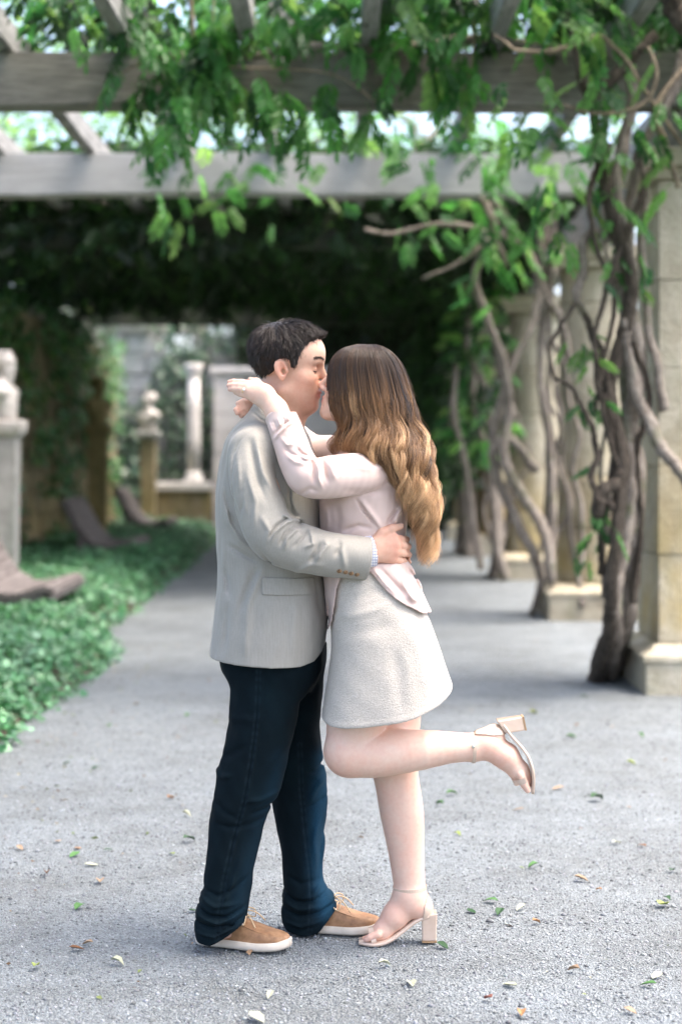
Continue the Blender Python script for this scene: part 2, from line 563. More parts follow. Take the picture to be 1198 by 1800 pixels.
def stone_mat(name, dark, mid, light, moss=(0.10, 0.12, 0.05), mossy=0.5, ochre=0.0):
    def b(n):
        p = n.pos()
        a = n.noise(p, 6, 6, 0.65); f = n.noise(p, 55, 4, 0.6)
        r = n.rnd()
        t = n.math('ADD', n.math('MULTIPLY_ADD', f, 0.35, n.math('MULTIPLY', a, 0.6)), n.math('MULTIPLY_ADD', r, 0.16, -0.08))
        base = n.ramp(t, [(0.3, dark), (0.48, mid), (0.66, light)])
        m = n.noise(n.mapping(p, (1.4, 1.4, 0.5)), 3.2, 5, 0.65)
        base = n.mix(n.math('MULTIPLY', n.math('SUBTRACT', m, 0.47), 5 * mossy, clamp=True), base, moss)
        if ochre:
            sx = n.n('ShaderNodeSeparateXYZ'); n.l(p, sx.inputs[0])
            lo = n.math('MULTIPLY', n.math('MULTIPLY', n.math('SUBTRACT', 1.7, sx.outputs[2]), 0.55, clamp=True), n.math('MULTIPLY', n.math('SUBTRACT', sx.outputs[2], .24), 5, clamp=True))     # lichen grows on the lower courses
            o = n.math('MULTIPLY', n.math('MULTIPLY', n.math('SUBTRACT', n.noise(n.mapping(p, (1, 1, .6), (0, 0, 0), (4, 2, 1)), 2.6, 4), 0.36), 4.5, clamp=True), n.math('MULTIPLY', lo, ochre))
            base = n.mix(o, base, (0.43, 0.31, 0.09))
        n.set(base=base, rough=0.9, normal=n.bump(f, 0.5, 0.02, n.bump(a, 0.4, 0.05)))
    return mat(name, b)
M_PIER = stone_mat('pier_sandstone', (0.26, 0.225, 0.16), (0.40, 0.36, 0.27), (0.52, 0.48, 0.38), (0.15, 0.165, 0.085), 0.4, 0.95)
M_WALL = stone_mat('wall_rubble', (0.13, 0.11, 0.07), (0.25, 0.21, 0.135), (0.36, 0.31, 0.21), (0.05, 0.075, 0.03), 0.6, 0.5)
M_MARBLE = stone_mat('old_marble', (0.40, 0.37, 0.345), (0.58, 0.55, 0.52), (0.70, 0.67, 0.64), (0.30, 0.29, 0.22), 0.3)
M_PALE = stone_mat('pale_limestone', (0.62, 0.585, 0.56), (0.72, 0.69, 0.665), (0.80, 0.775, 0.75), (0.5, 0.5, 0.44), 0.15)
M_OCHRE = stone_mat('yellowed_stone', (0.17, 0.13, 0.06), (0.30, 0.24, 0.12), (0.42, 0.35, 0.2), (0.09, 0.1, 0.04), 0.5, 0.4)
M_SHAFT = stone_mat('pedestal_stone', (0.27, 0.26, 0.25), (0.40, 0.39, 0.38), (0.52, 0.51, 0.5), (0.22, 0.27, 0.22), 0.5)

def wood_b(n):
    p = n.co()
    g_ = n.noise(n.mapping(p, (2.2, 30, 30)), 1.0, 6, 0.7, 0.6)
    f = n.noise(n.mapping(p, (8, 160, 160)), 1.0, 4, 0.6, 0.3)
    a = n.noise(p, 2.4, 4)
    t = n.math('ADD', n.math('MULTIPLY_ADD', f, 0.35, n.math('MULTIPLY', g_, 0.5)), n.math('MULTIPLY', a, 0.25))
    base = n.ramp(t, [(0.38, (0.07, 0.07, 0.065)), (0.52, (0.18, 0.18, 0.172)), (0.68, (0.33, 0.33, 0.318))])
    base = n.mix(n.math('MULTIPLY', n.math('SUBTRACT', n.noise(p, 1.3, 4), 0.54), 6, clamp=True), base, (0.06, 0.065, 0.05))
    n.set(base=base, rough=0.9, normal=n.bump(t, 0.6, 0.015))
M_WOOD = mat('weathered_wood', wood_b)
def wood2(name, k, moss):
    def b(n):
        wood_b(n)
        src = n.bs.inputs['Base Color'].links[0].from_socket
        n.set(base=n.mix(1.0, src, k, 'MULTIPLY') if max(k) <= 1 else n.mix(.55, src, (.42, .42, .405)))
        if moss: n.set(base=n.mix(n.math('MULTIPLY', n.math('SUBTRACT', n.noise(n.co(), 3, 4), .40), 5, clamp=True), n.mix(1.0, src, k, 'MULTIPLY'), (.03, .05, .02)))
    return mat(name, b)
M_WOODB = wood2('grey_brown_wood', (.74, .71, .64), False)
M_WOODL = wood2('lit_tone_wood', (2, 2, 2), False)  # wood colour lightened to stand for light reaching the second beam
M_WOODM = wood2('mossy_shade_wood', (.24, .26, .21), True)  # moss, plus the canopy's shade put into the wood colour
M_BENCH = mat('bench_wood', lambda n: n.set(base=n.ramp(n.noise(n.mapping(n.co(), (40, 3, 40)), 1, 5, 0.6, 0.4), [(0.3, (0.06, 0.05, 0.046)), (0.55, (0.15, 0.13, 0.122)), (0.75, (0.27, 0.245, 0.232))]), rough=0.8, normal=n.bump(n.noise(n.mapping(n.co(), (40, 3, 40)), 1, 5), 0.4, 0.01)))
def bark_b(n):
    p = n.pos()
    s = n.noise(n.mapping(p, (22, 22, 5)), 1.0, 6, 0.7, 1.2); f = n.noise(p, 60, 4)
    t = n.math('MULTIPLY_ADD', f, 0.35, n.math('MULTIPLY', s, 0.65))
    base = n.ramp(t, [(0.34, (0.07, 0.055, 0.042)), (0.5, (0.20, 0.168, 0.138)), (0.68, (0.38, 0.345, 0.30))])
    base = n.mix(n.math('MULTIPLY', n.math('SUBTRACT', n.noise(p, 5, 4), 0.55), 5, clamp=True), base, (0.085, 0.095, 0.04))
    n.set(base=base, rough=0.92, normal=n.bump(t, 0.9, 0.03))
M_BARK = mat('vine_bark', bark_b)
M_BARKD = mat('old_dark_bark', lambda n: n.set(base=n.ramp(n.math('MULTIPLY_ADD', n.noise(n.pos(), 60, 4), .35, n.math('MULTIPLY', n.noise(n.mapping(n.pos(), (22, 22, 5)), 1.0, 6, .7, 1.2), .65)), [(.36, (.018, .013, .009)), (.5, (.065, .05, .036)), (.68, (.17, .14, .108))]), rough=.95, normal=n.bump(n.noise(n.mapping(n.pos(), (30, 30, 6)), 1.0, 6, .7, 1.2), 1.0, .04)))
M_TWIG = mat('young_twig', lambda n: n.set(base=n.ramp(n.noise(n.pos(), 30, 3), [(0.3, (0.11, 0.08, 0.05)), (0.7, (0.25, 0.195, 0.13))]), rough=0.7))

def leaf_mat(name, trans=0.45, rough=0.45, spec=0.4):
    m = bpy.data.materials.new(name); m.use_nodes = True
    nt = m.node_tree; nt.nodes.clear()
    out = nt.nodes.new('ShaderNodeOutputMaterial'); bs = nt.nodes.new('ShaderNodeBsdfPrincipled'); tr = nt.nodes.new('ShaderNodeBsdfTranslucent'); mx = nt.nodes.new('ShaderNodeMixShader')
    n = NB(nt, bs, out)
    c = n.attr('Col'); v = n.noise(n.pos(), 40, 2)
    base = n.mix(0.35, c, n.ramp(v, [(0.3, (0.3, 0.3, 0.3)), (0.7, (0.7, 0.7, 0.7))]), 'OVERLAY')
    n.set(base=base, rough=rough, Specular_IOR_Level=spec)
    hs = n.n('ShaderNodeHueSaturation'); hs.inputs['Hue'].default_value = 0.485; hs.inputs['Saturation'].default_value = 1.1; hs.inputs['Value'].default_value = 1.9
    n.l(base, hs.inputs['Color']); n.l(hs.outputs[0], tr.inputs[0])
    mx.inputs[0].default_value = trans
    n.l(bs.outputs[0], mx.inputs[1]); n.l(tr.outputs[0], mx.inputs[2]); n.l(mx.outputs[0], out.inputs[0])
    return m
M_LEAF = leaf_mat('wisteria_leaf', 0.5)
M_IVY = leaf_mat('ivy_leaf', 0.2, 0.42, 0.6)
M_TREE = leaf_mat('tree_leaf', 0.5)
M_DRY = leaf_mat('fallen_leaf', 0.1, 0.7, 0.3)

# ------------------------------------------------------------------ leaves
LF_V = np.array([(0, 0, 0), (.32, .2, .035), (.32, -.2, .035), (.36, 0, -.01), (.70, .17, .02), (.70, -.17, .02), (.72, 0, -.03), (1, 0, -.08)], float)
LF_F = np.array([(0, 3, 1), (0, 2, 3), (1, 3, 6), (1, 6, 4), (2, 6, 3), (2, 5, 6), (4, 6, 7), (5, 7, 6)])
SL_V = np.array([(0, 0, 0), (.42, .24, .05), (.42, -.24, .05), (.5, 0, -.02), (1, 0, -.07)], float)
SL_F = np.array([(0, 3, 1), (0, 2, 3), (1, 3, 4), (2, 4, 3)])
IV_V = np.array([(0, 0, 0), (.12, .42, .06), (.45, .36, .03), (.5, .16, .04), (1, 0, -.06), (.5, -.16, .04), (.45, -.36, .03), (.12, -.42, .06), (.4, 0, -.03)], float)
IV_F = np.array([(0, 8, 1), (1, 8, 2), (2, 8, 3), (3, 8, 4), (4, 8, 5), (5, 8, 6), (6, 8, 7), (7, 8, 0)])
def rot_from(d, up, roll):
    """frames (n,3,3) whose columns are leaf axis d, side, normal"""
    d = d / (np.linalg.norm(d, axis=1, keepdims=True) + 1e-9)
    s = np.cross(up, d); s /= np.linalg.norm(s, axis=1, keepdims=True) + 1e-9
    u = np.cross(d, s)
    c, q = np.cos(roll)[:, None], np.sin(roll)[:, None]
    return np.stack([d, s * c + u * q, u * c - s * q], -1)
def compound(seed, pairs=6):
    """one feathery leaf: a bending stalk along +X that droops, with paired leaflets; returns V, F"""
    r = np.random.default_rng(seed); V, F, o = [], [], 0
    L = 1.0; t = np.linspace(0, 1, 12)
    path = np.stack([t * L * .92, .04 * np.sin(t * 3 + seed), -.30 * t ** 1.8], 1)
    a, b = tube_arrays(path[::2], [.008, .004], 3)
    V.append(a); F += [tuple(x[:3]) if x[2] == x[3] else tuple(x) for x in b.tolist()]; o += len(a)
    for i in range(pairs + 1):
        u = .22 + .74 * i / pairs
        c = np.array([np.interp(u, t, path[:, k]) for k in range(3)])
        for s in ((-1, 1) if i < pairs else (0,)):
            d = np.array([.62 + .2 * r.random(), s * (.75 + .2 * r.random()), -.42 - .35 * r.random()]) if s else np.array([.9, 0, -.6])
            ln = (.27 + .07 * r.random()) * (1 - .25 * abs(u - .5))
            Rm = rot_from(d[None], np.array([[0, 0, 1.0]]), np.array([r.normal(0, .35)]))[0]
            V.append(c + (LF_V * ln) @ Rm.T)
            F += [tuple(int(q) + o for q in f) for f in LF_F]; o += len(LF_V)
    return np.vstack(V), F
def tri(F):
    out = []
    for f in F:
        out.append(f[:3])
        if len(f) == 4: out.append((f[0], f[2], f[3]))
    return np.array(out)
COMP = [compound(i) for i in range(5)]
COMP_T = [(V, tri(F)) for V, F in COMP]
def palette(n, rg, cols, w=None):
    cols = np.array(cols); i = rg.choice(len(cols), n, p=w)
    return np.clip(cols[i] * rg.uniform(.75, 1.3, (n, 1)) * rg.normal(1, .05, (n, 3)), .005, 1)
def scatter(name, tmpl, pos, Rm, size, cols, m, parent=None, kind='stuff'):
    """many leaves of one plant in one mesh"""
    V, F = tmpl
    n = len(pos)
    A = np.einsum('nij,vj->nvi', Rm, V) * np.asarray(size)[:, None, None] + pos[:, None, :]
    FF = (F[None] + (np.arange(n) * len(V))[:, None, None]).reshape(-1, F.shape[1])
    o = np_mesh(name, A.reshape(-1, 3), FF, m, parent)
    set_col(o, np.repeat(cols, len(V), axis=0))
    if kind: o['kind'] = kind
    return o
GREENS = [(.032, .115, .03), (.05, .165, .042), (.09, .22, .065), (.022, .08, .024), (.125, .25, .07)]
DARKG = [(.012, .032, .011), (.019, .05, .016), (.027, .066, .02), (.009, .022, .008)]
IVYG = [(.05, .155, .07), (.075, .21, .095), (.11, .26, .13), (.035, .11, .05), (.15, .30, .17)]

# ================================================================== GROUND
def sheet(name, x0, x1, y0, y1, z, m, nx=2, ny=2, amp=0.0, kind='structure'):
    X, Y = np.meshgrid(np.linspace(x0, x1, nx), np.linspace(y0, y1, ny), indexing='ij')
    V = np.stack([X, Y, np.full_like(X, z)], -1).reshape(-1, 3)
    if amp: V[:, 2] += amp * (vnoise(V.astype(np.float32), 1.1, 2) + .4 * vnoise(V.astype(np.float32), 4.0, 3))
    i = (np.arange(nx - 1)[:, None] * ny + np.arange(ny - 1)[None]).ravel()
    F = np.stack([i, i + ny, i + ny + 1, i + 1], -1)
    o = np_mesh(name, V, F, m, None, True)
    return tag(o, kind=kind)
sheet('ground', -500, 500, -100, 900, -0.03, M_LAWN)
gp = sheet('gravel_path', -6.0, 7.0, -6, 40, 0.0, M_GRAVEL, 66, 230, 0.006)
def gz(x, y):
    q = np.stack([np.asarray(x), np.asarray(y), np.zeros(np.shape(x))], -1).reshape(-1, 3).astype(np.float32)
    return .006 * (vnoise(q, 1.1, 2) + .4 * vnoise(q, 4.0, 3))
# loose stones on the near stretch of the path
rg = np.random.default_rng(3)
N = 52000
py_ = 3.95 + (9.6 - 3.95) * rg.random(N) ** 1.25
px_ = rg.uniform(-1, 1, N) * (py_ * .2 + .55)
oct_V = np.array([(1, 0, 0), (-1, 0, 0), (0, 1, 0), (0, -1, 0), (0, 0, 1), (0, 0, -.6)], float)
oct_F = np.array([(0, 2, 4), (2, 1, 4), (1, 3, 4), (3, 0, 4), (2, 0, 5), (1, 2, 5), (3, 1, 5), (0, 3, 5)])
sz_ = rg.lognormal(math.log(.0034), .36, N)
A = oct_V[None] * (sz_[:, None, None] * rg.uniform(.6, 1.3, (N, 6, 1))) * np.array([1, 1, .75])
an = rg.uniform(0, 6.28, N); ca, sa = np.cos(an), np.sin(an)
A = np.stack([A[..., 0] * ca[:, None] - A[..., 1] * sa[:, None], A[..., 0] * sa[:, None] + A[..., 1] * ca[:, None], A[..., 2]], -1)
A += np.stack([px_, py_, gz(px_, py_) + sz_ * .12], -1)[:, None]
pb = np_mesh('gravel_stones', A.reshape(-1, 3), (oct_F[None] + (np.arange(N) * 6)[:, None, None]).reshape(-1, 3), M_PEBBLE)
g1 = rg.choice([.10, .155, .215, .28, .38], N, p=[.16, .24, .28, .22, .10])[:, None] * rg.uniform(.85, 1.15, (N, 1)) * np.array([[.93, 1.0, 1.04]]) * rg.normal(1, .025, (N, 3))
set_col(pb, np.repeat(np.clip(g1, .02, .8), 6, axis=0))
tag(pb, 'loose pale grey stones lying over the gravel path', 'gravel', kind='stuff')

# ------------------------------------------------------------------ ivy beds along the path
def bed(name, label, outline, h, n, seed, size):
    """outline: list of (x, y) of the bed's edge; a low mound of soil with ivy over it"""
    pl = catmull(np.array(outline + [outline[0]], float), 90)[:-1]
    rg = np.random.default_rng(seed)
    lo, hi = pl.min(0), pl.max(0)
    def inside(q):
        c = np.zeros(len(q), bool); j = len(pl) - 1
        for i in range(len(pl)):
            a, b = pl[i], pl[j]
            k = (a[1] > q[:, 1]) != (b[1] > q[:, 1])
            xs = (b[0] - a[0]) * (q[:, 1] - a[1]) / (b[1] - a[1] + 1e-12) + a[0]
            c ^= k & (q[:, 0] < xs); j = i
        return c
    def edge(q):
        best = np.full(len(q), 9.0)
        for i in range(len(pl)):
            a, b = pl[i], pl[(i + 1) % len(pl)]; ab = b - a
            t = np.clip((q - a) @ ab / (ab @ ab + 1e-9), 0, 1); best = np.minimum(best, np.linalg.norm(q - a - t[:, None] * ab, axis=1))
        return best
    # soil mound
    c = pl.mean(0); V = []; F = []; rings = [1.0, .97, .9, .75, .5, .2]
    for r_ in rings:
        q = c + (pl - c) * r_; e = edge(q)
        for k, p_ in enumerate(q): V.append((p_[0], p_[1], -.01 + (h * .75) * (1 - math.exp(-e[k] / .16))))
    m_ = len(pl)
    for i in range(len(rings) - 1):
        for k in range(m_): F.append((i * m_ + k, i * m_ + (k + 1) % m_, (i + 1) * m_ + (k + 1) % m_, (i + 1) * m_ + k))
    F.append(tuple((len(rings) - 1) * m_ + k for k in range(m_)))
    root = empty(name, (c[0], c[1], 0)); tag(root, label, 'ivy', 'ivy beds beside the path', 'stuff')
    pydata('soil', V, F, M_SOIL, root, True)
    q = rg.uniform(lo, hi, (n * 2, 2)); q = q[inside(q)]
    bias = rg.random(len(q)) < np.clip(1.25 - .012 * (q[:, 1] - 7) ** 1.4, .25, 1); q = q[bias]
    nb_ = edge(q) < .12
    q = q + np.where(nb_[:, None], rg.normal(0, .05, q.shape), 0)
    e = edge(q) * np.where(inside(q), 1, 0)
    z = h * (1 - np.exp(-e / .16)) * rg.uniform(.72, 1.12, len(q)) + .03 * rg.random(len(q)) + .02 + .05 * vnoise(np.stack([q[:, 0], q[:, 1], 0 * e], -1).astype(np.float32), 5, seed)
    z = np.maximum(z, .008)
    pos = np.stack([q[:, 0], q[:, 1], z], 1)
    a = rg.uniform(0, 6.28, len(q)); d = np.stack([np.cos(a), np.sin(a), rg.normal(-.25, .35, len(q))], 1)
    Rm = rot_from(d, np.stack([rg.normal(0, .35, len(q)), rg.normal(-.25, .35, len(q)), np.ones(len(q))], 1), rg.normal(0, .4, len(q)))
    scatter('leaves', (IV_V, IV_F), pos, Rm, rg.lognormal(-.12, .32, len(q)) * size, palette(len(q), rg, IVYG), M_IVY, root)
    return root
bed('ivy_bed', 'near bed of glossy green ivy at the left edge of the path', [(-4.6, 6.2), (-1.85, 6.6), (-1.66, 7.6), (-1.64, 8.9), (-1.6, 10.2), (-1.60, 11.6), (-1.72, 12.5), (-2.15, 12.85), (-4.6, 12.9)], .24, 26000, 11, .052)
bed('ivy_bed', 'long far bed of ivy in front of the busts', [(-4.2, 13.5), (-2.1, 13.6), (-1.90, 14.2), (-1.88, 17), (-1.92, 20), (-1.98, 24), (-2.05, 28.5), (-2.2, 29.6), (-4.1, 29.6)], .26, 22000, 12, .062)

# ================================================================== PERGOLA
perg = empty('pergola', (0, 10.3, 0))
tag(perg, 'weathered grey timber pergola of heavy beams and rafters over the path', 'pergola')
def beam(name, x0, x1, y0, y1, z0, z1, seed, m=None):
    random.seed(seed)
    c = ((x0 + x1) / 2, (y0 + y1) / 2, (z0 + z1) / 2)
    nx = 16 if x1 - x0 > y1 - y0 else 3; ny = 18 if y1 - y0 > x1 - x0 else 3
    bm = bmesh.new(); bmesh.ops.create_cube(bm, size=1)
    for v in bm.verts: v.co = Vector((v.co.x * (x1 - x0), v.co.y * (y1 - y0), v.co.z * (z1 - z0)))
    long_ = 0 if x1 - x0 > y1 - y0 else 1
    ed = [e for e in bm.edges if abs((e.verts[0].co - e.verts[1].co)[long_]) > .5 * max(x1 - x0, y1 - y0)]
    bmesh.ops.subdivide_edges(bm, edges=ed, cuts=14, use_grid_fill=True)
    for v in bm.verts:
        for k in range(3):
            if k != long_: v.co[k] += random.uniform(-.007, .007) + .008 * math.sin(v.co[long_] * 1.7 + seed + k)
    if long_ == 1:                      # grain runs along the timber: object X is the long axis
        bmesh.ops.rotate(bm, verts=bm.verts, cent=(0, 0, 0), matrix=Matrix.Rotation(R(-90), 3, 'Z'))
    bmesh.ops.bevel(bm, geom=[e for e in bm.edges if e.calc_face_angle(0) > .8], offset=.012, segments=2, affect='EDGES')
    me = bpy.data.meshes.new(name); bm.to_mesh(me); bm.free(); me.materials.append(m or M_WOOD)
    o = bpy.data.objects.new(name, me); COL.objects.link(o); o.parent = perg
    o.location = Vector(c) - perg.location
    if long_ == 1: o.rotation_euler = (0, 0, R(90))
    return o
BEAM_Y = [-.05, 3.4, 6.85, 10.3, 13.78, 17.25, 20.7, 24.15, 27.6]
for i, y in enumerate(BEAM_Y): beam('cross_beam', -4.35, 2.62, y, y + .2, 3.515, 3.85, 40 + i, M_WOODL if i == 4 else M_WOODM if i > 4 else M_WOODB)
RAFT_X = [-3.55, -2.77, -2.03, -1.29, -.55, .17, .92, 1.66, 2.4]
for i, x in enumerate(RAFT_X): beam('rafter', x - .05, x + .05, -.8, 29.2, 3.852, 4.04, 60 + i)
beam('header_beam', 2.05, 2.33, 9.3, 29.3, 3.215, 3.512, 90)
beam('header_beam', -4.3, -4.05, 9.3, 29.3, 3.215, 3.512, 91)
# loose lath resting across the rafters on the open side
for i, (y, x0, x1) in enumerate(((12.2, -3.4, -1.4), (15.6, -3.4, -.2))): beam('lath', x0, x1, y, y + .05, 4.045, 4.075, 95 + i)

# ------------------------------------------------------------------ stone piers
def lathe(name, c, prof, m, parent, k=20, smooth=True, square=False):
    V = []; F = []
    for r_, z in prof:
        for j in range(k):
            a = 2 * math.pi * j / k + (math.pi / 4 if square else 0); V.append((c[0] + r_ * math.cos(a), c[1] + r_ * math.sin(a), z))
    for i in range(len(prof) - 1):
        for j in range(k): F.append((i * k + j, i * k + (j + 1) % k, (i + 1) * k + (j + 1) % k, (i + 1) * k + j))
    F.append(tuple(range(k))[::-1]); F.append(tuple((len(prof) - 1) * k + j for j in range(k)))
    return pydata(name, V, F, m, parent, smooth)
def pier(y, i, label):
    x0 = 1.775; s = .90
    r = empty('stone_pier', (x0 + s / 2, y + s / 2, 0)); tag(r, label, 'pillar', 'row of stone piers')
    box('plinth', (x0, y, -.02), (x0 + s, y + s, .20), M_PIER, r, .012)
    # sloped base moulding
    V = []; prof = [(-.012, .202), (-.012, .235), (.03, .262), (.055, .285), (.075, .30)]
    for d, z in prof: V += [(x0 + d, y + d, z), (x0 + s - d, y + d, z), (x0 + s - d, y + s - d, z), (x0 + d, y + s - d, z)]
    F = [(a * 4 + k, a * 4 + (k + 1) % 4, (a + 1) * 4 + (k + 1) % 4, (a + 1) * 4 + k) for a in range(len(prof) - 1) for k in range(4)] + [(3, 2, 1, 0), tuple(range(16, 20))]
    pydata('base_moulding', V, F, M_PIER, r)
    a, b = x0 + .09, x0 + s - .09; z = .305; k = 0
    rr = random.Random(i)
    sh = empty('shaft', (0, 0, 0), r)
    cx_, cy_ = x0 + s / 2, y + s / 2
    while z < 2.98:
        h = min(rr.choice((.46, .52, .58)), 3.03 - z)
        if 3.03 - z - h < .2: h = 3.03 - z
        j = rr.uniform(-.004, .004)
        if i == 0: box('block', (a + j, y + .09 + j, z), (b + j, y + s - .09 + j, z + h - .006), M_PIER, sh, .008, .002)
        else:
            ra = .335 - .012 * z; lathe('drum', (cx_ + j, cy_ + j), [(ra - .012, z), (ra - .002, z + .010), (ra, z + .022), (ra, z + .05), (ra - .004, z + h - .055), (ra - .004, z + h - .026), (ra - .006, z + h - .014), (ra - .014, z + h - .005)], M_PIER, sh, 28)
        z += h
    if i: lathe('shaft_core', (cx_, cy_), [(.30, .29), (.275, 3.03)], M_PIER, sh, 20)
    else: box('shaft_core', (a + .012, y + .102, .3), (b - .012, y + s - .102, 3.03), M_PIER, sh)
    box('capital', (a - .035, y + .055, 3.034), (b + .035, y + s - .055, 3.10), M_PIER, r, .012)
    box('capital_slab', (a - .085, y + .005, 3.103), (b + .085, y + s - .005, 3.212), M_PIER, r, .012)
    return r
PIER_Y = [9.95, 14.58, 19.2, 23.83, 28.4]
for i, (y, l) in enumerate(zip(PIER_Y, ('large sandstone pier with moulded base, cut by the right edge', 'second sandstone pier, ochre stained at its foot, behind twisted vines', 'third sandstone pier half hidden by vine stems', 'fourth stone pier deep in the shade of the pergola', 'last stone pier at the dark far end of the path'))): pier(y, i, l)

# ------------------------------------------------------------------ garden wall on the left, built of stones
wall = empty('garden_wall', (-4.2, 22, 0)); tag(wall, 'old rubble garden wall with yellowish stones behind the busts', 'wall')
box('wall_core', (-4.6, 9, -.02), (-4.14, 30.0, 3.21), M_WALL, wall)
rr = random.Random(8); meshes = []
for k in range(10):
    random.seed(k)
    o = box('stone', (-.5, -.5, -.5), (.5, .5, .5), M_WALL, None, .06, .05); meshes.append(o.data); bpy.data.objects.remove(o)
z = .02
while z < 3.1:
    h = rr.uniform(.26, .40); y = 17.5 + rr.uniform(0, .4)
    while y < 29.9:
        w = rr.uniform(.42, .85)
        o = bpy.data.objects.new('stone', rr.choice(meshes)); COL.objects.link(o); o.parent = wall
        o.scale = (.24, w * .97, h * .96); dx = rr.uniform(-.03, .05)
        o.location = Vector((-4.11 + dx, y + w / 2, z + h / 2)) - wall.location
        y += w
    z += h

# ------------------------------------------------------------------ far end: pale wall, white column, ledge, ivy-clad masonry
ew = empty('end_wall', (-1.1, 30.7, 0)); tag(ew, 'pale limestone end wall seen behind the couple', 'wall')
rr = random.Random(4); z = 0.0
while z < 2.85:
    h = .36; x = -2.28
    while x < .02:
        w = min(rr.uniform(.55, .9), .06 - x)
        box('block', (x, 30.55 + rr.uniform(-.008, .008), z), (x + w - .012, 30.95, z + h - .012), M_PALE, ew, .012)
        x += w
    z += h
box('coping', (-2.34, 30.48, z + .002), (.10, 31.0, z + .10), M_PALE, ew, .015)
colm = empty('white_column', (-2.62, 30.4, 0)); tag(colm, 'slender white column standing on the ledge beside the pale end wall', 'column')
lathe('column_base', (-2.62, 30.4), [(.17, .93), (.17, .99), (.14, 1.02), (.15, 1.06), (.12, 1.10)], M_PALE, colm)
lathe('column_shaft', (-2.62, 30.4), [(.115, 1.10), (.118, 1.7), (.112, 2.3), (.098, 2.78)], M_PALE, colm)
lathe('column_capital', (-2.62, 30.4), [(.098, 2.78), (.125, 2.84), (.11, 2.88), (.16, 2.96), (.16, 3.03)], M_PALE, colm)
led = empty('stone_ledge', (-2.75, 30.5, 0)); tag(led, 'low stone ledge under the white column at the far end', 'ledge')
box('ledge_wall', (-3.35, 30.25, 0), (-2.31, 30.7, .78), M_WALL, led, .01)
box('ledge_top', (-3.40, 30.2, .782), (-2.32, 30.75, .925), M_PALE, led, .015)
rw = empty('ruined_wall', (-3.4, 31.8, 0)); tag(rw, 'broken grey masonry wall overgrown with ivy at the far left end', 'wall')
rr = random.Random(14); z = 0.0
while z < 4.1:
    h = rr.uniform(.3, .42); x = -5.6
    while x < -1.6:
        w = rr.uniform(.45, .8)
        if z < 3.3 or rr.random() < .6: box('block', (x, 31.6 + rr.uniform(-.05, .05), z), (x + w - .02, 32.1, z + h - .02), M_SHAFT, rw, .02, .01)
        x += w
    z += h

# ------------------------------------------------------------------ busts on pedestals
def bust(x, y, top, ped_top, yaw, m_b, m_p, lb, lp, cap):
    H = top - ped_top; s = H / .63
    p = empty('pedestal', (x, y, 0)); tag(p, lp, 'pedestal', 'pedestals carrying busts')
    w = .15 * s
    lathe('pedestal_foot', (x, y), [(w * 1.5, -.01), (w * 1.5, .12), (w * 1.2, .17)], m_p, p, 4, False, True)
    lathe('pedestal_shaft', (x, y), [(w * 1.05, .172), (w * 1.25, ped_top - .17)], m_p, p, 4, False, True)
    lathe('pedestal_cap', (x, y), [(w * 1.3, ped_top - .168), (w * 1.6, ped_top - .13), (w * 1.75, ped_top - .07), (w * 1.75, ped_top - .02), (w * 1.6, ped_top)], cap, p, 4, False, True)
    b = Sdf(); B_ = basis(yaw, R(-4), R(3)); c = np.array([x, y, ped_top]); hs = 1.06 * s
    hc = c + np.array([.01 * s, 0, .505 * s])
    lathe_z = ped_top
    b.ell(c + np.array([0, 0, .05 * s]), np.array([.085, .085, .055]) * s, k=.03)
    b.ell(c + np.array([0, 0, .02 * s]), np.array([.11, .11, .03]) * s, k=.01)
    Bz = basis(yaw + .5, 0, 0)
    w3 = lambda a, b_, c_: c + Bz @ (np.array([a, b_, c_]) * s)
    b.ell(w3(0, 0, .19), np.array([.11, .175, .15]) * s, k=.05, M=Bz)
    b.cone(w3(0, -.05, .10), w3(0, .05, .10), .095 * s, .095 * s, k=.06)
    for sd in (-1, 1):
        b.ell(w3(0, sd * .175, .262), np.array([.085, .078, .068]) * s, k=.05, M=Bz)
        b.cone(w3(-.01, sd * .12, .30), w3(-.005, 0, .345), .042 * s, .062 * s, k=.05)
    b.cone(c + np.array([0, 0, .27 * s]), hc + np.array([-.01, 0, -.06 * s]), .058 * s, .052 * s, k=.04)
    b.add(head_fn(B_, hc, hs, False), hc, .26, 'u', .02)
    b.ell(hc + B_ @ np.array([-.03, 0, .05]) * hs, np.array([.10, .088, .085]) * hs, k=.012)
    for k_ in range(26):        # curls of carved hair
        th = k_ * 2.4; zz = .0 + .10 * (k_ % 6) / 5
        q = np.array([-.03 + .085 * math.cos(th) * (1 - zz * 3), .080 * math.sin(th) * (1 - zz * 3), .02 + zz])
        if q[0] < .055: b.ell(hc + B_ @ q * hs, np.array([.024, .024, .024]) * hs, k=.008)
    b.mod(lambda p_, d: d - .008 * s * np.abs(np.sin(p_[:, 1] * 40 / s + 25 * p_[:, 2] / s)) * np.clip((ped_top + .30 * s - p_[:, 2]) / (.1 * s), 0, 1) * np.clip((p_[:, 2] - ped_top - .1 * s) / (.05 * s), 0, 1), c + np.array([0, 0, .2]), .5)
    b.mod(lambda p_, d: np.maximum(d, ped_top + .001 - p_[:, 2]), c, .8)
    o = solid('bust', b, c - np.array([.32, .36, .02]) * s, c + np.array([.34, .36, .72]) * s, .011, m_b)
    tag(o, lb, 'statue', 'row of stone busts')
bust(-3.25, 16.5, 2.40, 1.75, R(-35), M_MARBLE, M_SHAFT, 'white marble bust on the tall pedestal cut by the left edge', 'tall grey pedestal with pink and white cap at the left edge', M_MARBLE)
bust(-3.45, 24.3, 2.50, 1.86, R(-60), M_OCHRE, M_OCHRE, 'yellowed stone bust in the middle of the row', 'yellowed pedestal under the middle bust', M_OCHRE)
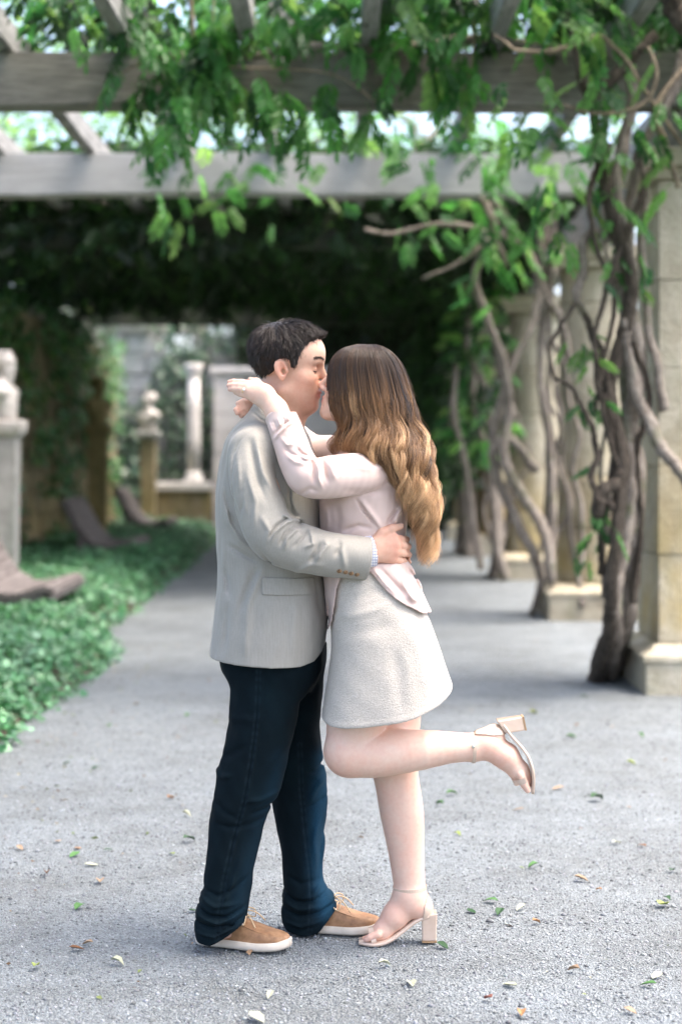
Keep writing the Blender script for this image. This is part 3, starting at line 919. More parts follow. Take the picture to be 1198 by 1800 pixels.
bust(-3.38, 30.0, 2.48, 1.84, R(200), M_MARBLE, M_WALL, 'small pale bust at the far end beside the white column', 'dark pedestal under the farthest bust', M_SHAFT)

# ------------------------------------------------------------------ curved garden benches
def bench(xf, y, L, label):
    r = empty('curved_bench', (xf, y, 0)); tag(r, label, 'bench', 'curved benches in the ivy')
    prof = catmull([(-.0, .335), (.03, .40), (-.06, .435), (-.22, .385), (-.40, .37), (-.56, .43), (-.68, .56), (-.78, .72), (-.86, .88), (-.93, .97)], 60) * np.array([.88, .92])
    seg = np.linalg.norm(np.diff(prof, axis=0), axis=1); cum = np.concatenate([[0], np.cumsum(seg)])
    ns = 15
    for i in range(ns):
        a, b = cum[-1] * i / ns + .004, cum[-1] * (i + 1) / ns - .004
        p0 = np.array([np.interp(a, cum, prof[:, k]) for k in (0, 1)]); p1 = np.array([np.interp(b, cum, prof[:, k]) for k in (0, 1)])
        t = (p1 - p0) / np.linalg.norm(p1 - p0); n_ = np.array([t[1], -t[0]]) * .02
        V = []
        for yy in (y, y + L):
            for q in (p0 + n_, p1 + n_, p1 - n_, p0 - n_): V.append((xf + q[0], yy, q[1]))
        o = pydata('slat', V, [(0, 1, 2, 3), (7, 6, 5, 4), (0, 4, 5, 1), (1, 5, 6, 2), (2, 6, 7, 3), (3, 7, 4, 0)], M_BENCH, r)
    for yy in (y + .02, y + L - .09):           # curved side frames and feet
        V = []; F = []
        T = np.gradient(prof, axis=0); T /= np.linalg.norm(T, axis=1, keepdims=True); Nn = np.stack([T[:, 1], -T[:, 0]], 1)
        for i in range(0, 60, 2):
            lo_ = prof[i] - Nn[i] * -.021; th = prof[i] - Nn[i] * .0
            for q, d in ((prof[i] - Nn[i] * .021, 0), (prof[i] - Nn[i] * .062, 0)):
                V += [(xf + q[0], yy, q[1]), (xf + q[0], yy + .07, q[1])]
        k = 4
        for i in range(29): 
            a = i * 4; b = a + 4
            F += [(a, a + 1, b + 1, b), (a + 2, b + 2, b + 3, a + 3), (a, b, b + 2, a + 2), (a + 1, a + 3, b + 3, b + 1)]
        F += [(0, 2, 3, 1), (116, 117, 119, 118)]
        pydata('side_frame', V, F, M_BENCH, r)
        for xx in (-.12, -.62):
            box('leg', (xf + xx - .035, yy + .003, -.01), (xf + xx + .035, yy + .067, .36 if xx > -.3 else .44), M_BENCH, r, .006)
    return r
bench(-2.2, 12.95, 1.5, 'nearest curved slatted bench at the left edge of the ivy')
bench(-2.42, 19.9, 1.5, 'middle curved slatted bench below the yellowed bust')
bench(-2.66, 26.2, 1.5, 'farthest curved bench near the white column')

# ================================================================== VINES
def stem(pts, rads, seed, sides=9, n=None):
    p = catmull(np.array([P(*q) for q in pts]), n or 10 * len(pts))
    rg = np.random.default_rng(seed)
    wob = np.cumsum(rg.normal(0, .004, p.shape), axis=0); wob -= np.linspace(0, 1, len(p))[:, None] * wob[-1]
    rr_ = np.interp(np.linspace(0, 1, len(p)), np.linspace(0, 1, len(rads)), rads)
    return tube_arrays(p + wob * min(1, rads[0] / .03), rr_, sides, 1.0, .05, seed, .14)
def leaf_objs(parent, specs, group_seed, mats=M_LEAF, size=.30):
    """single compound leaves one can pick out: children sharing a few meshes"""
    rg = np.random.default_rng(group_seed)
    data = []
    for v in range(12):
        V, F = COMP[v % 5]
        me = bpy.data.meshes.new('leaf'); me.from_pydata(V.tolist(), [], F); me.materials.append(mats)
        a = me.attributes.new('Col', 'FLOAT_COLOR', 'POINT'); c = palette(1, rg, GREENS)[0]
        cc = np.tile([*c, 1], (len(V), 1)); cc[:, :3] *= rg.uniform(.85, 1.15, (len(V), 1)); a.data.foreach_set('color', cc.astype(np.float32).ravel())
        data.append(me)
    off = Vector((0, 0, 0)); q = parent
    while q is not None: off += q.location; q = q.parent
    for (p, d, s) in specs:
        o = bpy.data.objects.new('leaf', data[rg.integers(12)]); COL.objects.link(o); o.parent = parent
        d = np.asarray(d, float); Rm = rot_from(d[None], np.array([[rg.normal(0, .3), rg.normal(0, .3), 1.0]]), np.array([rg.normal(0, .3)]))[0]
        o.matrix_local = Matrix.Translation(Vector(p) - off) @ Matrix(Rm.tolist()).to_4x4() @ Matrix.Scale(float(s * size), 4)
def mass_leaves(parent, name, pos, seed, size, pal, m=M_LEAF, droop=-.5, small=False):
    rg = np.random.default_rng(seed); n = len(pos)
    a = rg.uniform(0, 6.28, n); d = np.stack([np.cos(a), np.sin(a), rg.normal(droop, .4, n)], 1)
    Rm = rot_from(d, np.stack([rg.normal(0, .5, n), rg.normal(0, .5, n), np.ones(n)], 1), rg.normal(0, .6, n))
    if small: return scatter(name, (SL_V, SL_F), pos, Rm, rg.uniform(.6, 1.3, n) * size, palette(n, rg, pal), m, parent)
    T = COMP_T[seed % 5]
    return scatter(name, T, pos, Rm, rg.uniform(.7, 1.25, n) * size, palette(n, rg, pal), m, parent)
def cloud(seed, blobs):
    """points in soft blobs: (centre, radii, count)"""
    rg = np.random.default_rng(seed); out = []
    for c, r_, n in blobs:
        out.append(np.asarray(c) + rg.normal(0, .5, (n, 3)) * np.asarray(r_))
    return np.vstack(out)

# --- the vine on the first pier
v1 = empty('wisteria_vine', (1.72, 9.8, 0)); tag(v1, 'thick twisted wisteria trunks climbing the big right-hand pier', 'vine', 'wisteria vines on the pergola')
Y1 = 9.78
for k, (pts, rads) in enumerate([
    ([(1066, 1200, 10.75), (1070, 1160, 10.4), (1080, 1110, 10.1), (1078, 1060, 9.82), (1096, 980, 9.80), (1108, 880, 9.78), (1096, 770, 9.76), (1116, 650, 9.78), (1100, 540, 9.76), (1096, 430, 9.74), (1080, 330, 9.72), (1098, 240, 9.74), (1112, 150, 9.8), (1060, 70, 9.9)], [.062, .05, .045, .042, .034]),
    ([(1044, 1202, 10.6), (1054, 1160, 10.3), (1066, 1110, 10.0), (1068, 1030, 9.76), (1084, 900, 9.72), (1092, 800, 9.70), (1076, 700, 9.70), (1104, 600, 9.68), (1120, 500, 9.68), (1092, 400, 9.68), (1070, 300, 9.66), (1052, 200, 9.68), (1022, 130, 9.7), (1008, 40, 9.8)], [.054, .044, .04, .036, .026]),
    ([(1076, 1192, 10.9), (1084, 1150, 10.6), (1104, 1090, 10.1), (1114, 950, 9.87), (1124, 850, 9.86), (1110, 700, 9.86), (1104, 560, 9.84), (1086, 470, 9.82), (1108, 350, 9.8), (1130, 260, 9.82), (1172, 180, 9.85), (1198, 90, 9.9)], [.05, .04, .036, .032, .026]),
    ([(1240, 900, 9.55), (1198, 832, 9.6), (1150, 762, 9.66), (1120, 690, 9.68), (1102, 620, 9.66), (1096, 560, 9.66)], [.045, .035, .03]),
    ([(1166, 722, 9.72), (1150, 640, 9.76), (1134, 560, 9.78), (1124, 440, 9.78), (1128, 340, 9.8), (1120, 250, 9.8)], [.03, .022, .018]),
    ([(1020, 545, 9.70), (1048, 600, 9.68), (1066, 680, 9.66), (1082, 760, 9.68), (1090, 830, 9.7)], [.022, .03, .035]),
    ([(1048, 905, 9.62), (1052, 880, 9.6), (1066, 860, 9.62), (1090, 830, 9.66)], [.03, .04, .03]),
    ([(1065, 420, 9.7), (1040, 404, 9.68), (1016, 428, 9.66), (1020, 470, 9.66), (1012, 520, 9.66), (1024, 550, 9.68)], [.022, .026, .02]),
    ]):
    from_arrays('trunk', [stem(pts, rads, 100 + k)], M_BARKD if k in (1, 5, 6) else M_BARK, v1)
for k, (pts, rads) in enumerate([
    ([(1076, 892, 9.64), (1042, 850, 9.6), (1050, 800, 9.6), (1042, 752, 9.58), (1012, 692, 9.56), (976, 660, 9.55), (968, 612, 9.56), (986, 570, 9.6), (1016, 530, 9.64)], [.021, .013, .011]),
    ([(868, 60, 9.3), (890, 76, 9.3), (908, 89, 9.3), (960, 92, 9.32), (1010, 82, 9.34), (1055, 64, 9.36), (1090, 92, 9.4), (1112, 122, 9.42), (1160, 200, 9.46), (1205, 265, 9.5)], [.009, .012, .012, .01]),
    ([(985, 183, 9.4), (1035, 197, 9.38), (1085, 197, 9.36), (1126, 186, 9.34), (1150, 152, 9.32), (1152, 116, 9.32), (1138, 82, 9.32)], [.008, .012, .01]),
    ([(1165, -40, 8.9), (1190, 20, 8.9), (1230, 70, 8.9)], [.05, .055, .05]),
    ([(1142, 300, 9.74), (1100, 420, 9.66), (1064, 500, 9.6), (1046, 600, 9.58), (1060, 720, 9.6), (1086, 830, 9.66)], [.022, .017, .014]),
    ([(1070, 250, 9.66), (1040, 330, 9.62), (1052, 430, 9.6), (1084, 520, 9.6), (1062, 640, 9.58), (1046, 720, 9.6)], [.021, .015, .011]),
    ([(1112, 1060, 9.9), (1130, 940, 9.86), (1118, 800, 9.8), (1136, 690, 9.78), (1112, 600, 9.74)], [.024, .02, .016]),
    ([(1058, 1010, 9.84), (1064, 900, 9.74), (1078, 800, 9.66), (1062, 690, 9.62)], [.022, .016, .012]),
    ([(1020, 200, 9.6), (1060, 150, 9.6), (1110, 95, 9.62), (1150, 60, 9.66)], [.03, .034, .03]),
    ([(1190, 330, 9.6), (1165, 250, 9.58), (1150, 190, 9.55), (1200, 120, 9.6)], [.016, .02, .015]),
    ]):
    from_arrays('branch', [stem(pts, rads, 140 + k, 7)], M_TWIG if rads[0] < .02 else M_BARKD, v1)
specs = []
rg = np.random.default_rng(71)
def sprig(c, n, spread, Y, s=(.7, 1.1), dz=-.6):
    for _ in range(n):
        p = P(c[0] + rg.normal(0, spread[0]), c[1] + rg.normal(0, spread[1]), Y + rg.normal(0, .12))
        a = rg.uniform(0, 6.28)
        specs.append((p, (math.cos(a), math.sin(a) * .7 - .2, dz + rg.normal(0, .3)), rg.uniform(*s)))
sprig((1040, 30), 14, (55, 22), 9.4); sprig((930, 190), 10, (26, 45), 9.5); sprig((1090, 270), 8, (28, 40), 9.5); sprig((1175, 150), 6, (20, 50), 9.4); sprig((1045, 130), 7, (20, 30), 9.5)
sprig((1000, 420), 7, (22, 30), 9.8, (.5, .8)); sprig((1075, 480), 6, (22, 60), 9.6, (.4, .7)); sprig((1120, 380), 5, (20, 60), 9.6, (.4, .7)); sprig((1010, 340), 8, (35, 30), 9.7); sprig((1030, 610), 9, (18, 18), 9.7, (.4, .6)); sprig((1040, 700), 9, (14, 18), 9.7, (.4, .6)); sprig((1055, 880), 9, (14, 30), 9.75, (.4, .7)); sprig((1030, 950), 9, (14, 20), 9.75, (.35, .6)); sprig((1198, 285), 3, (12, 20), 9.5)
leaf_objs(v1, specs, 5)

# --- vines on the second, third and fourth pier
v2 = empty('wisteria_vine', (1.68, 14.35, 0)); tag(v2, 'grey intertwined wisteria stems on the ochre-footed second pier', 'vine', 'wisteria vines on the pergola')
for k, (pts, rads) in enumerate([
    ([(968, 1022, 14.4), (956, 940, 14.35), (912, 870, 14.3), (880, 800, 14.25), (890, 720, 14.25), (882, 630, 14.2), (852, 545, 14.2), (836, 482, 14.1), (868, 400, 14.1), (840, 340, 14.1)], [.05, .042, .038, .032]),
    ([(950, 1015, 14.5), (935, 960, 14.4), (898, 890, 14.35), (868, 810, 14.3), (872, 740, 14.3), (902, 650, 14.3), (942, 560, 14.35), (952, 480, 14.4), (920, 420, 14.4), (860, 345, 14.3)], [.042, .036, .033, .028]),
    ([(962, 1005, 14.4), (970, 900, 14.4), (966, 780, 14.45), (950, 660, 14.45), (962, 560, 14.45), (975, 470, 14.45)], [.036, .032, .026]),
    ([(940, 830, 14.35), (905, 780, 14.3), (880, 770, 14.28), (862, 800, 14.3)], [.04, .04, .03]),
    ([(1000, 640, 14.4), (985, 560, 14.4), (960, 520, 14.4), (945, 470, 14.4)], [.03, .03, .03]),
    ]):
    from_arrays('trunk', [stem(pts, rads, 200 + k)], M_BARK, v2)
for k, (pts, rads) in enumerate([
    ([(640, 404, 13.6), (690, 411, 13.6), (770, 394, 13.7), (840, 402, 13.8), (905, 424, 14.0)], [.012, .022, .026]),
    ([(742, 490, 13.6), (800, 464, 13.6), (850, 428, 13.7), (885, 405, 13.9)], [.012, .02, .022]),
    ([(845, 345, 13.4), (870, 420, 13.6), (890, 470, 13.8)], [.02, .022, .02]),
    ]):
    from_arrays('branch', [stem(pts, rads, 240 + k, 7)], M_BARK, v2)
specs = []
sprig((880, 350), 14, (60, 40), 13.4, (.7, 1.1)); sprig((950, 300), 12, (45, 40), 13.0, (.7, 1.1)); sprig((840, 440), 16, (50, 40), 13.6, (.6, 1.0)); sprig((760, 400), 8, (40, 20), 13.6, (.6, .9)); sprig((930, 440), 8, (30, 25), 13.8, (.5, .9)); sprig((860, 240), 5, (60, 30), 12.6, (.7, 1.1))
leaf_objs(v2, specs, 6)
v3 = empty('wisteria_vine', (1.66, 19.0, 0)); tag(v3, 'thin grey wisteria stems leaning on the third pier', 'vine', 'wisteria vines on the pergola')
for k, (pts, rads) in enumerate([
    ([(888, 1018, 19.0), (870, 940, 18.9), (864, 800, 18.9), (852, 690, 18.8), (822, 610, 18.8), (826, 540, 18.8), (800, 480, 18.8)], [.055, .042, .036]),
    ([(866, 1015, 19.1), (880, 930, 19.0), (872, 850, 19.0), (846, 760, 19.0), (830, 690, 19.0), (845, 600, 19.0), (870, 520, 19.0)], [.05, .04, .034]),
    ([(845, 1000, 18.9), (825, 900, 18.9), (815, 800, 18.9), (795, 720, 18.8), (800, 640, 18.8)], [.04, .035, .03]),
    ]):
    from_arrays('trunk', [stem(pts, rads, 300 + k)], M_BARK, v3)
v4 = empty('wisteria_vine', (1.66, 23.6, 0)); tag(v4, 'dark wisteria stem in front of the fourth pier', 'vine', 'wisteria vines on the pergola')
for k, (pts, rads) in enumerate([
    ([(828, 978, 23.5), (818, 900, 23.5), (800, 800, 23.4), (786, 700, 23.4), (770, 620, 23.4)], [.12, .08, .06]),
    ([(806, 974, 23.6), (812, 880, 23.5), (790, 780, 23.5), (800, 680, 23.5)], [.08, .07, .05]),
    ]):
    from_arrays('trunk', [stem(pts, rads, 340 + k)], M_BARK, v4)
rgm = np.random.default_rng(17)
def twiners(parent, cx, cy, rad, n, seed, r0=(.010, .024), a_rng=(2.3, 4.9), top=3.6, m=M_BARK, z0=0.0):
    """slender stems that wander up round a column"""
    rg = np.random.default_rng(seed)
    for k in range(n):
        a0 = rg.uniform(*a_rng); z = np.linspace(z0 if k % 2 else z0 + rg.uniform(0, .8), top, 12)
        a = a0 + .5 * np.sin(z * rg.uniform(1.2, 2.6) + rg.uniform(0, 6)) + rg.normal(0, .08, 12)
        rr_ = rad + .05 + .10 * np.abs(np.sin(z * rg.uniform(1, 2.2) + rg.uniform(0, 6))) + .06 * (z < .3)
        p = catmull(np.stack([cx + rr_ * np.cos(a), cy + rr_ * np.sin(a), z], 1), 70)
        r_ = rg.uniform(*r0)
        from_arrays('stem', [tube_arrays(p, [r_ * 1.3, r_, r_ * .7], 7, 1, .06, seed + k, .16)], m, parent)
twiners(v1, 2.06, 10.2, .36, 2, 700, (.010, .016), (2.9, 3.6), z0=.55)
twiners(v2, 2.225, 15.03, .34, 8, 710, (.008, .02), (2.5, 3.9))
twiners(v3, 2.225, 19.65, .34, 8, 720, (.010, .024), (2.5, 3.9))
twiners(v4, 2.225, 24.28, .34, 7, 730, (.02, .04))
n = 260
side3 = np.stack([1.55 + rgm.normal(0, .12, n), rgm.uniform(17.6, 22.0, n), rgm.uniform(1.4, 3.5, n)], 1)
mass_leaves(v3, 'foliage', side3, 31, .26, GREENS + DARKG)
n = 1500
side4 = np.stack([1.5 + rgm.normal(0, .18, n), rgm.uniform(22.2, 29.5, n), .9 + 2.6 * rgm.random(n) ** .7], 1)
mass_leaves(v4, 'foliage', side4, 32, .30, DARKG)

# --- the vine that hangs over the first beam
vh = empty('wisteria_vine', (-.6, 10.2, 3.85)); tag(vh, 'leafy wisteria hanging over the front beam above the couple', 'vine', 'wisteria vines on the pergola')
for k, (pts, rads) in enumerate([
    ([(155, 192, 10.0), (190, 152, 10.0), (232, 120, 10.0), (300, 101, 10.02), (400, 118, 10.02), (500, 122, 10.0), (580, 130, 10.0), (632, 158, 10.0), (680, 195, 10.0)], [.004, .006, .006, .004]),
    ([(832, 30, 9.95), (830, 95, 9.95), (822, 140, 9.95), (804, 165, 9.95), (784, 188, 9.95)], [.006, .006, .004]),
    ([(335, -20, 9.9), (338, 60, 9.95), (345, 105, 10.0), (360, 125, 10.05)], [.012, .012, .01]),
    ([(378, -20, 9.9), (372, 50, 9.9), (370, 110, 9.98)], [.006, .005, .004]),
    ([(300, 95, 10.2), (420, 100, 10.2), (560, 80, 10.25), (700, 86, 10.2), (850, 70, 10.2), (1010, 90, 10.0)], [.025, .03, .03, .03]),
    ]):
    from_arrays('stem', [stem(pts, rads, 400 + k, 6)], M_TWIG if rads[0] < .02 else M_BARK, vh)
specs = []
for c, n_, sp in (((250, 60), 16, (40, 35)), ((300, 140), 16, (45, 35)), ((380, 120), 22, (45, 40)), ((330, 30), 20, (70, 25)), ((470, 150), 12, (35, 25)), ((545, 170), 10, (28, 22)), ((260, 200), 7, (28, 18)), ((300, 232), 5, (22, 16)), ((350, 170), 9, (35, 20)),
                 ((420, 40), 16, (60, 30)), ((560, 30), 9, (50, 25)), ((680, 40), 10, (45, 25)), ((760, 60), 10, (45, 30)), ((650, 195), 5, (8, 22)), ((800, 110), 7, (25, 30)), ((815, 150), 3, (8, 14)), ((560, 205), 4, (22, 10)), ((520, 20), 6, (50, 20)), ((860, 25), 12, (35, 20)), ((730, 115), 5, (25, 15))):
    sprig(c, n_, sp, 10.02, (.75, 1.15), -.9)
leaf_objs(vh, specs, 9, size=.29)
n = 210
top = np.stack([rgm.uniform(-1.9, 1.9, n), rgm.uniform(9.0, 11.2, n), 4.05 + .22 * rgm.random(n)], 1)
nr = 240
top = np.vstack([top, np.stack([1.2 + 1.8 * rgm.random(nr) ** .8, rgm.uniform(7.8, 13.0, nr), 4.05 + .4 * rgm.random(nr)], 1)])
clump = np.stack([rgm.uniform(-1.75, 2.7, 380), 10.35 + .6 * rgm.random(380), 4.0 + .6 * rgm.random(380)], 1)
front = np.stack([.2 + 2.3 * rgm.random(170), 9.55 + .75 * rgm.random(170), 4.05 + .5 * rgm.random(170)], 1)
mass_leaves(vh, 'foliage', np.vstack([top, clump, front]), 33, .30, GREENS + DARKG)
# drooping sprays between the first and second beam
n = 200
mid = cloud(44, [((.9, 13.0, 3.75), (1.3, .6, .3), 26), ((-.9, 13.3, 3.75), (.8, .5, .3), 10), ((-1.1, 13.5, 3.45), (.3, .2, .35), 16), ((.5, 15.5, 3.9), (1.5, 1.2, .3), 30)])
mass_leaves(vh, 'spray_foliage', mid, 36, .28, GREENS)

vn = empty('wisteria_vine', (0, 2.5, 3.9)); tag(vn, 'added wisteria out of view that shades the near end of the path', 'vine', 'wisteria vines on the pergola')  # unseen leaf cover, added to shade the near gravel
n = 620
mass_leaves(vn, 'foliage', np.stack([rgm.uniform(-3.4, 3.4, n), rgm.uniform(-1, 6.0, n), 4.06 + .3 * rgm.random(n)], 1), 37, .30, GREENS)
# --- the dense canopy over the far part of the walk
vc = empty('wisteria_vine', (-.8, 22, 3.8)); tag(vc, 'dense dark canopy of wisteria over the far part of the walk', 'vine', 'wisteria vines on the pergola')
n = 52000
cx = rgm.uniform(-4.5, 2.9, n); cy = 16.4 + 14.7 * rgm.random(n)
cz = 3.95 + .55 * rgm.random(n) ** 1.2 - .32 * (rgm.random(n) < .12) * rgm.random(n)
k_ = (cy < 27.0) | (cx > -.7); cx, cy, cz = cx[k_], cy[k_], cz[k_]
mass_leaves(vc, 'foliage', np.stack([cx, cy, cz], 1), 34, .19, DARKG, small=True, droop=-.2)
n = 2000
cd = np.stack([rgm.uniform(-4.2, 2.5, n), rgm.uniform(17.4, 24.6, n), 3.45 + .5 * rgm.random(n)], 1)
cd = np.vstack([cd, np.stack([rgm.uniform(-4.2, 2.2, 330), rgm.uniform(16.75, 17.2, 330), 3.45 + .6 * rgm.random(330)], 1)])
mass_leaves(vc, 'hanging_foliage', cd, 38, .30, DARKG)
for k in range(9):
    x = -4 + .8 * k; ys = np.linspace(16, 29.4, 9)
    from_arrays('stem', [tube_arrays(catmull(np.stack([x + rgm.normal(0, .25, 9), ys, 3.98 + rgm.normal(0, .06, 9)], 1), 50), .03, 6, 1, .05, k, .1)], M_BARK, vc)

# --- ivy on the left wall, on the ruin and the hedge closing the walk
iv = empty('wall_ivy', (-4.0, 23, 0)); tag(iv, 'patchy ivy climbing the left garden wall', 'ivy', kind='thing')
n = 5200
wy = rgm.uniform(17.4, 29.9, n); wz = 3.4 * rgm.random(n) ** .8
keep = vnoise(np.stack([wy, wz * 1.4, 0 * wy], -1).astype(np.float32), 2.4, 61) + .35 * (wz - 1.2) > -.05
pos = np.stack([-3.93 + .16 * rgm.random(n), wy, wz], 1)[keep]
rI = np.random.default_rng(62); m_ = len(pos)
d = np.stack([rI.uniform(.1, .8, m_), rI.normal(0, .7, m_), rI.normal(-.7, .4, m_)], 1)
scatter('leaves', (IV_V, IV_F), pos, rot_from(d, np.tile([1.0, 0, .3], (m_, 1)) + rI.normal(0, .3, (m_, 3)), rI.normal(0, .4, m_)), rI.uniform(.07, .14, m_), palette(m_, rI, IVYG + GREENS), M_IVY, iv)
ri = empty('ruin_ivy', (-3.4, 31.4, 0)); tag(ri, 'greyish ivy hanging over the ruined wall at the far left', 'ivy', kind='thing')
n = 2600
rx = rgm.uniform(-5.4, -1.7, n); rz = 4.3 * rgm.random(n)
keep = vnoise(np.stack([rx * 1.3, rz, 0 * rx], -1).astype(np.float32), 2.6, 66) > -.2
pos = np.stack([rx, 31.5 - .2 * rgm.random(n), rz], 1)[keep]; m_ = len(pos)
d = np.stack([rI.normal(0, .7, m_), -rI.uniform(.1, .8, m_), rI.normal(-.7, .4, m_)], 1)
scatter('leaves', (IV_V, IV_F), pos, rot_from(d, np.tile([0, -1.0, .3], (m_, 1)) + rI.normal(0, .3, (m_, 3)), rI.normal(0, .4, m_)), rI.uniform(.10, .2, m_), palette(m_, rI, [(.08, .14, .08), (.05, .10, .05), (.11, .16, .10)]), M_IVY, ri)
hd = empty('hedge', (1.4, 31, 0)); tag(hd, 'dark clipped hedge closing the far end of the walk', 'hedge')
box('hedge_core', (-1.9, 31.25, -.01), (3.6, 32.3, 4.8), mat('hedge_core_twigs', lambda n: n.set(base=n.ramp(n.noise(n.pos(), 12, 4), [(.3, (.008, .012, .006)), (.7, (.03, .04, .018))]), rough=1.0, normal=n.bump(n.noise(n.pos(), 25, 4), 1, .05))), hd)
n = 6500
pos = np.stack([rgm.uniform(-1.95, 3.6, n), 31.25 - .22 * rgm.random(n), 4.9 * rgm.random(n)], 1)
mass_leaves(hd, 'foliage', pos, 39, .13, DARKG, M_IVY, small=True)
print('pergola done', round(time.time() - T0, 1))

# ================================================================== TREES BEYOND
def tree(x, y, h, r, label, seed, n, pal, leaf=.15):
    t = empty('tree', (x, y, 0)); tag(t, label, 'tree', 'trees beyond the pergola')
    rg = np.random.default_rng(seed)
    pts = [(x, y, -.1), (x + .1, y, h * .3), (x - .1, y + .1, h * .6), (x, y, h * .85)]
    from_arrays('trunk', [tube_arrays(catmull(np.array(pts), 20), [.24, .18, .12, .05], 10, 1, .04, seed, .08)], M_BARK, t)
    limbs = []; tips = []
    for k in range(13):
        a = k * 2.4 + rg.normal(0, .3); u = .38 + .5 * k / 13
        b = np.array([x, y, h * u]); L = r * rg.uniform(.65, 1.0) * (1.15 - .5 * abs(u - .55))
        e = b + np.array([math.cos(a) * L, math.sin(a) * L, L * rg.uniform(.25, .6)])
        mid_ = (b + e) / 2 + np.array([0, 0, L * .1])
        limbs.append(tube_arrays(catmull(np.array([b, mid_, e]), 10), [.07, .04, .015], 6)); tips += [e, (mid_ + e) / 2, mid_]
    from_arrays('limbs', limbs, M_BARK, t)
    tips = np.array(tips + [np.array([x, y, h * .95])])
    c = tips[rg.integers(len(tips), size=n // 60)] + rg.normal(0, r * .16, (n // 60, 3))
    pos = np.repeat(c, 60, axis=0) + rg.normal(0, r * .085, (len(c) * 60, 3))
    mass_leaves(t, 'crown', pos, seed, leaf, pal, M_TREE, small=True, droop=-.3)
TG = [(.10, .22, .06), (.14, .28, .08), (.18, .32, .10), (.07, .16, .045)]
tree(-5.6, 20.5, 9.2, 3.2, 'leafy tree rising behind the left garden wall', 501, 13000, TG)
tree(-3.0, 35.5, 10.5, 3.4, 'tall tree behind the ruined wall', 502, 9000, TG)
tree(1.6, 36.5, 10.0, 3.4, 'tree behind the hedge at the end of the walk', 503, 9000, TG)
tree(6.2, 27.5, 9.5, 3.2, 'tree standing outside the row of piers', 504, 9000, TG)

# ================================================================== FALLEN LEAVES
FALL = [(140, 1502, 'g', 1.2), (182, 1496, 'd', .8), (30, 1492, 't', 1), (104, 1483, 't', .8), (132, 1494, 'o', .8), (322, 1484, 'd', 1.3), (306, 1504, 'y', .7), (146, 1592, 'g', 1.1), (332, 1602, 'd', .8), (122, 1670, 'b', 1.0), (164, 1660, 't', .8),
        (60, 1704, 'y', 1.1), (194, 1692, 'p', 1.0), (294, 1410, 'o', .9), (194, 1278, 'g', 1), (332, 1260, 'g', 1.1), (82, 1542, 'b', 1.0), (176, 1354, 'd', 1), (124, 1346, 'd', .9), (176, 1554, 't', 1.0), (148, 1522, 'p', 1.1), (320, 1438, 'p', .9), (438, 1787, 'p', 1.2), (478, 1746, 'p', .9),
        (783, 1400, 'g', 1.3), (779, 1418, 'g', .9), (798, 1466, 'y', .9), (945, 1524, 'g', .9), (1008, 1547, 't', 1.1), (1057, 1565, 'o', .6), (1076, 1483, 'p', 1), (1136, 1487, 'b', 1), (1037, 1408, 'd', 1.5), (875, 1587, 'g', 1.2), (881, 1602, 'd', 1.0), (922, 1595, 'p', 1.0), (935, 1624, 'o', .7),
        (767, 1661, 'd', 1.0), (725, 1734, 'p', 1.2), (908, 1734, 'p', 1.1), (1153, 1736, 'g', 1.1), (1161, 1713, 'p', 1.0), (1018, 1709, 't', .9), (1157, 1595, 'y', 1.3), (1166, 1577, 'd', .7), (916, 1778, 'o', .8), (864, 1759, 'r', .7), (1095, 1778, 't', .8), (1121, 1298, 'g', 1.2), (994, 1300, 'g', 1.2), (1178, 1532, 'd', .8),
        (991, 1387, 't', 1.3), (920, 1426, 't', 1.1), (665, 1700, 'p', .9), (820, 1600, 'd', .9), (1100, 1345, 'y', 1.0), (850, 1310, 'p', 1.1), (930, 1260, 'y', 1.2), (1020, 1232, 'd', 1.2)]
FC = {'g': ('fresh green', (.07, .17, .05)), 'd': ('dark green', (.03, .075, .03)), 't': ('tan', (.32, .23, .15)), 'o': ('orange', (.33, .18, .08)), 'y': ('yellow-green', (.24, .30, .08)), 'b': ('brown', (.15, .07, .03)), 'p': ('pale withered', (.40, .41, .30)), 'r': ('reddish', (.27, .11, .08))}
def zone(px, py):
    if px < 345: return 'near the ivy bed' if py < 1450 else ('behind the tan shoes' if py < 1640 else 'at the lower left of the path')
    if px < 720: return 'in front of the tan shoes'
    if py < 1440: return 'under the raised sandal' if px < 960 else 'near the big pier'
    if py < 1640: return 'beyond the planted block heel' if px < 960 else 'on the right side of the path'
    return 'in front of the planted block heel' if px < 960 else 'at the lower right of the path'
from collections import Counter
lab = ['small %s fallen leaf %s' % (FC[c][0], zone(a, b)) for a, b, c, _ in FALL]
cnt = Counter(lab); seen = {}
for i in sorted(range(len(FALL)), key=lambda i: -FALL[i][1]):
    if cnt[lab[i]] > 1:
        b0 = lab[i]; k = seen.get(b0, 0); seen[b0] = k + 1
        lab[i] = b0 + ', %s of %s' % (('first', 'second', 'third', 'fourth')[k], ('', '', 'two', 'three', 'four')[cnt[b0]])
rf = np.random.default_rng(88)
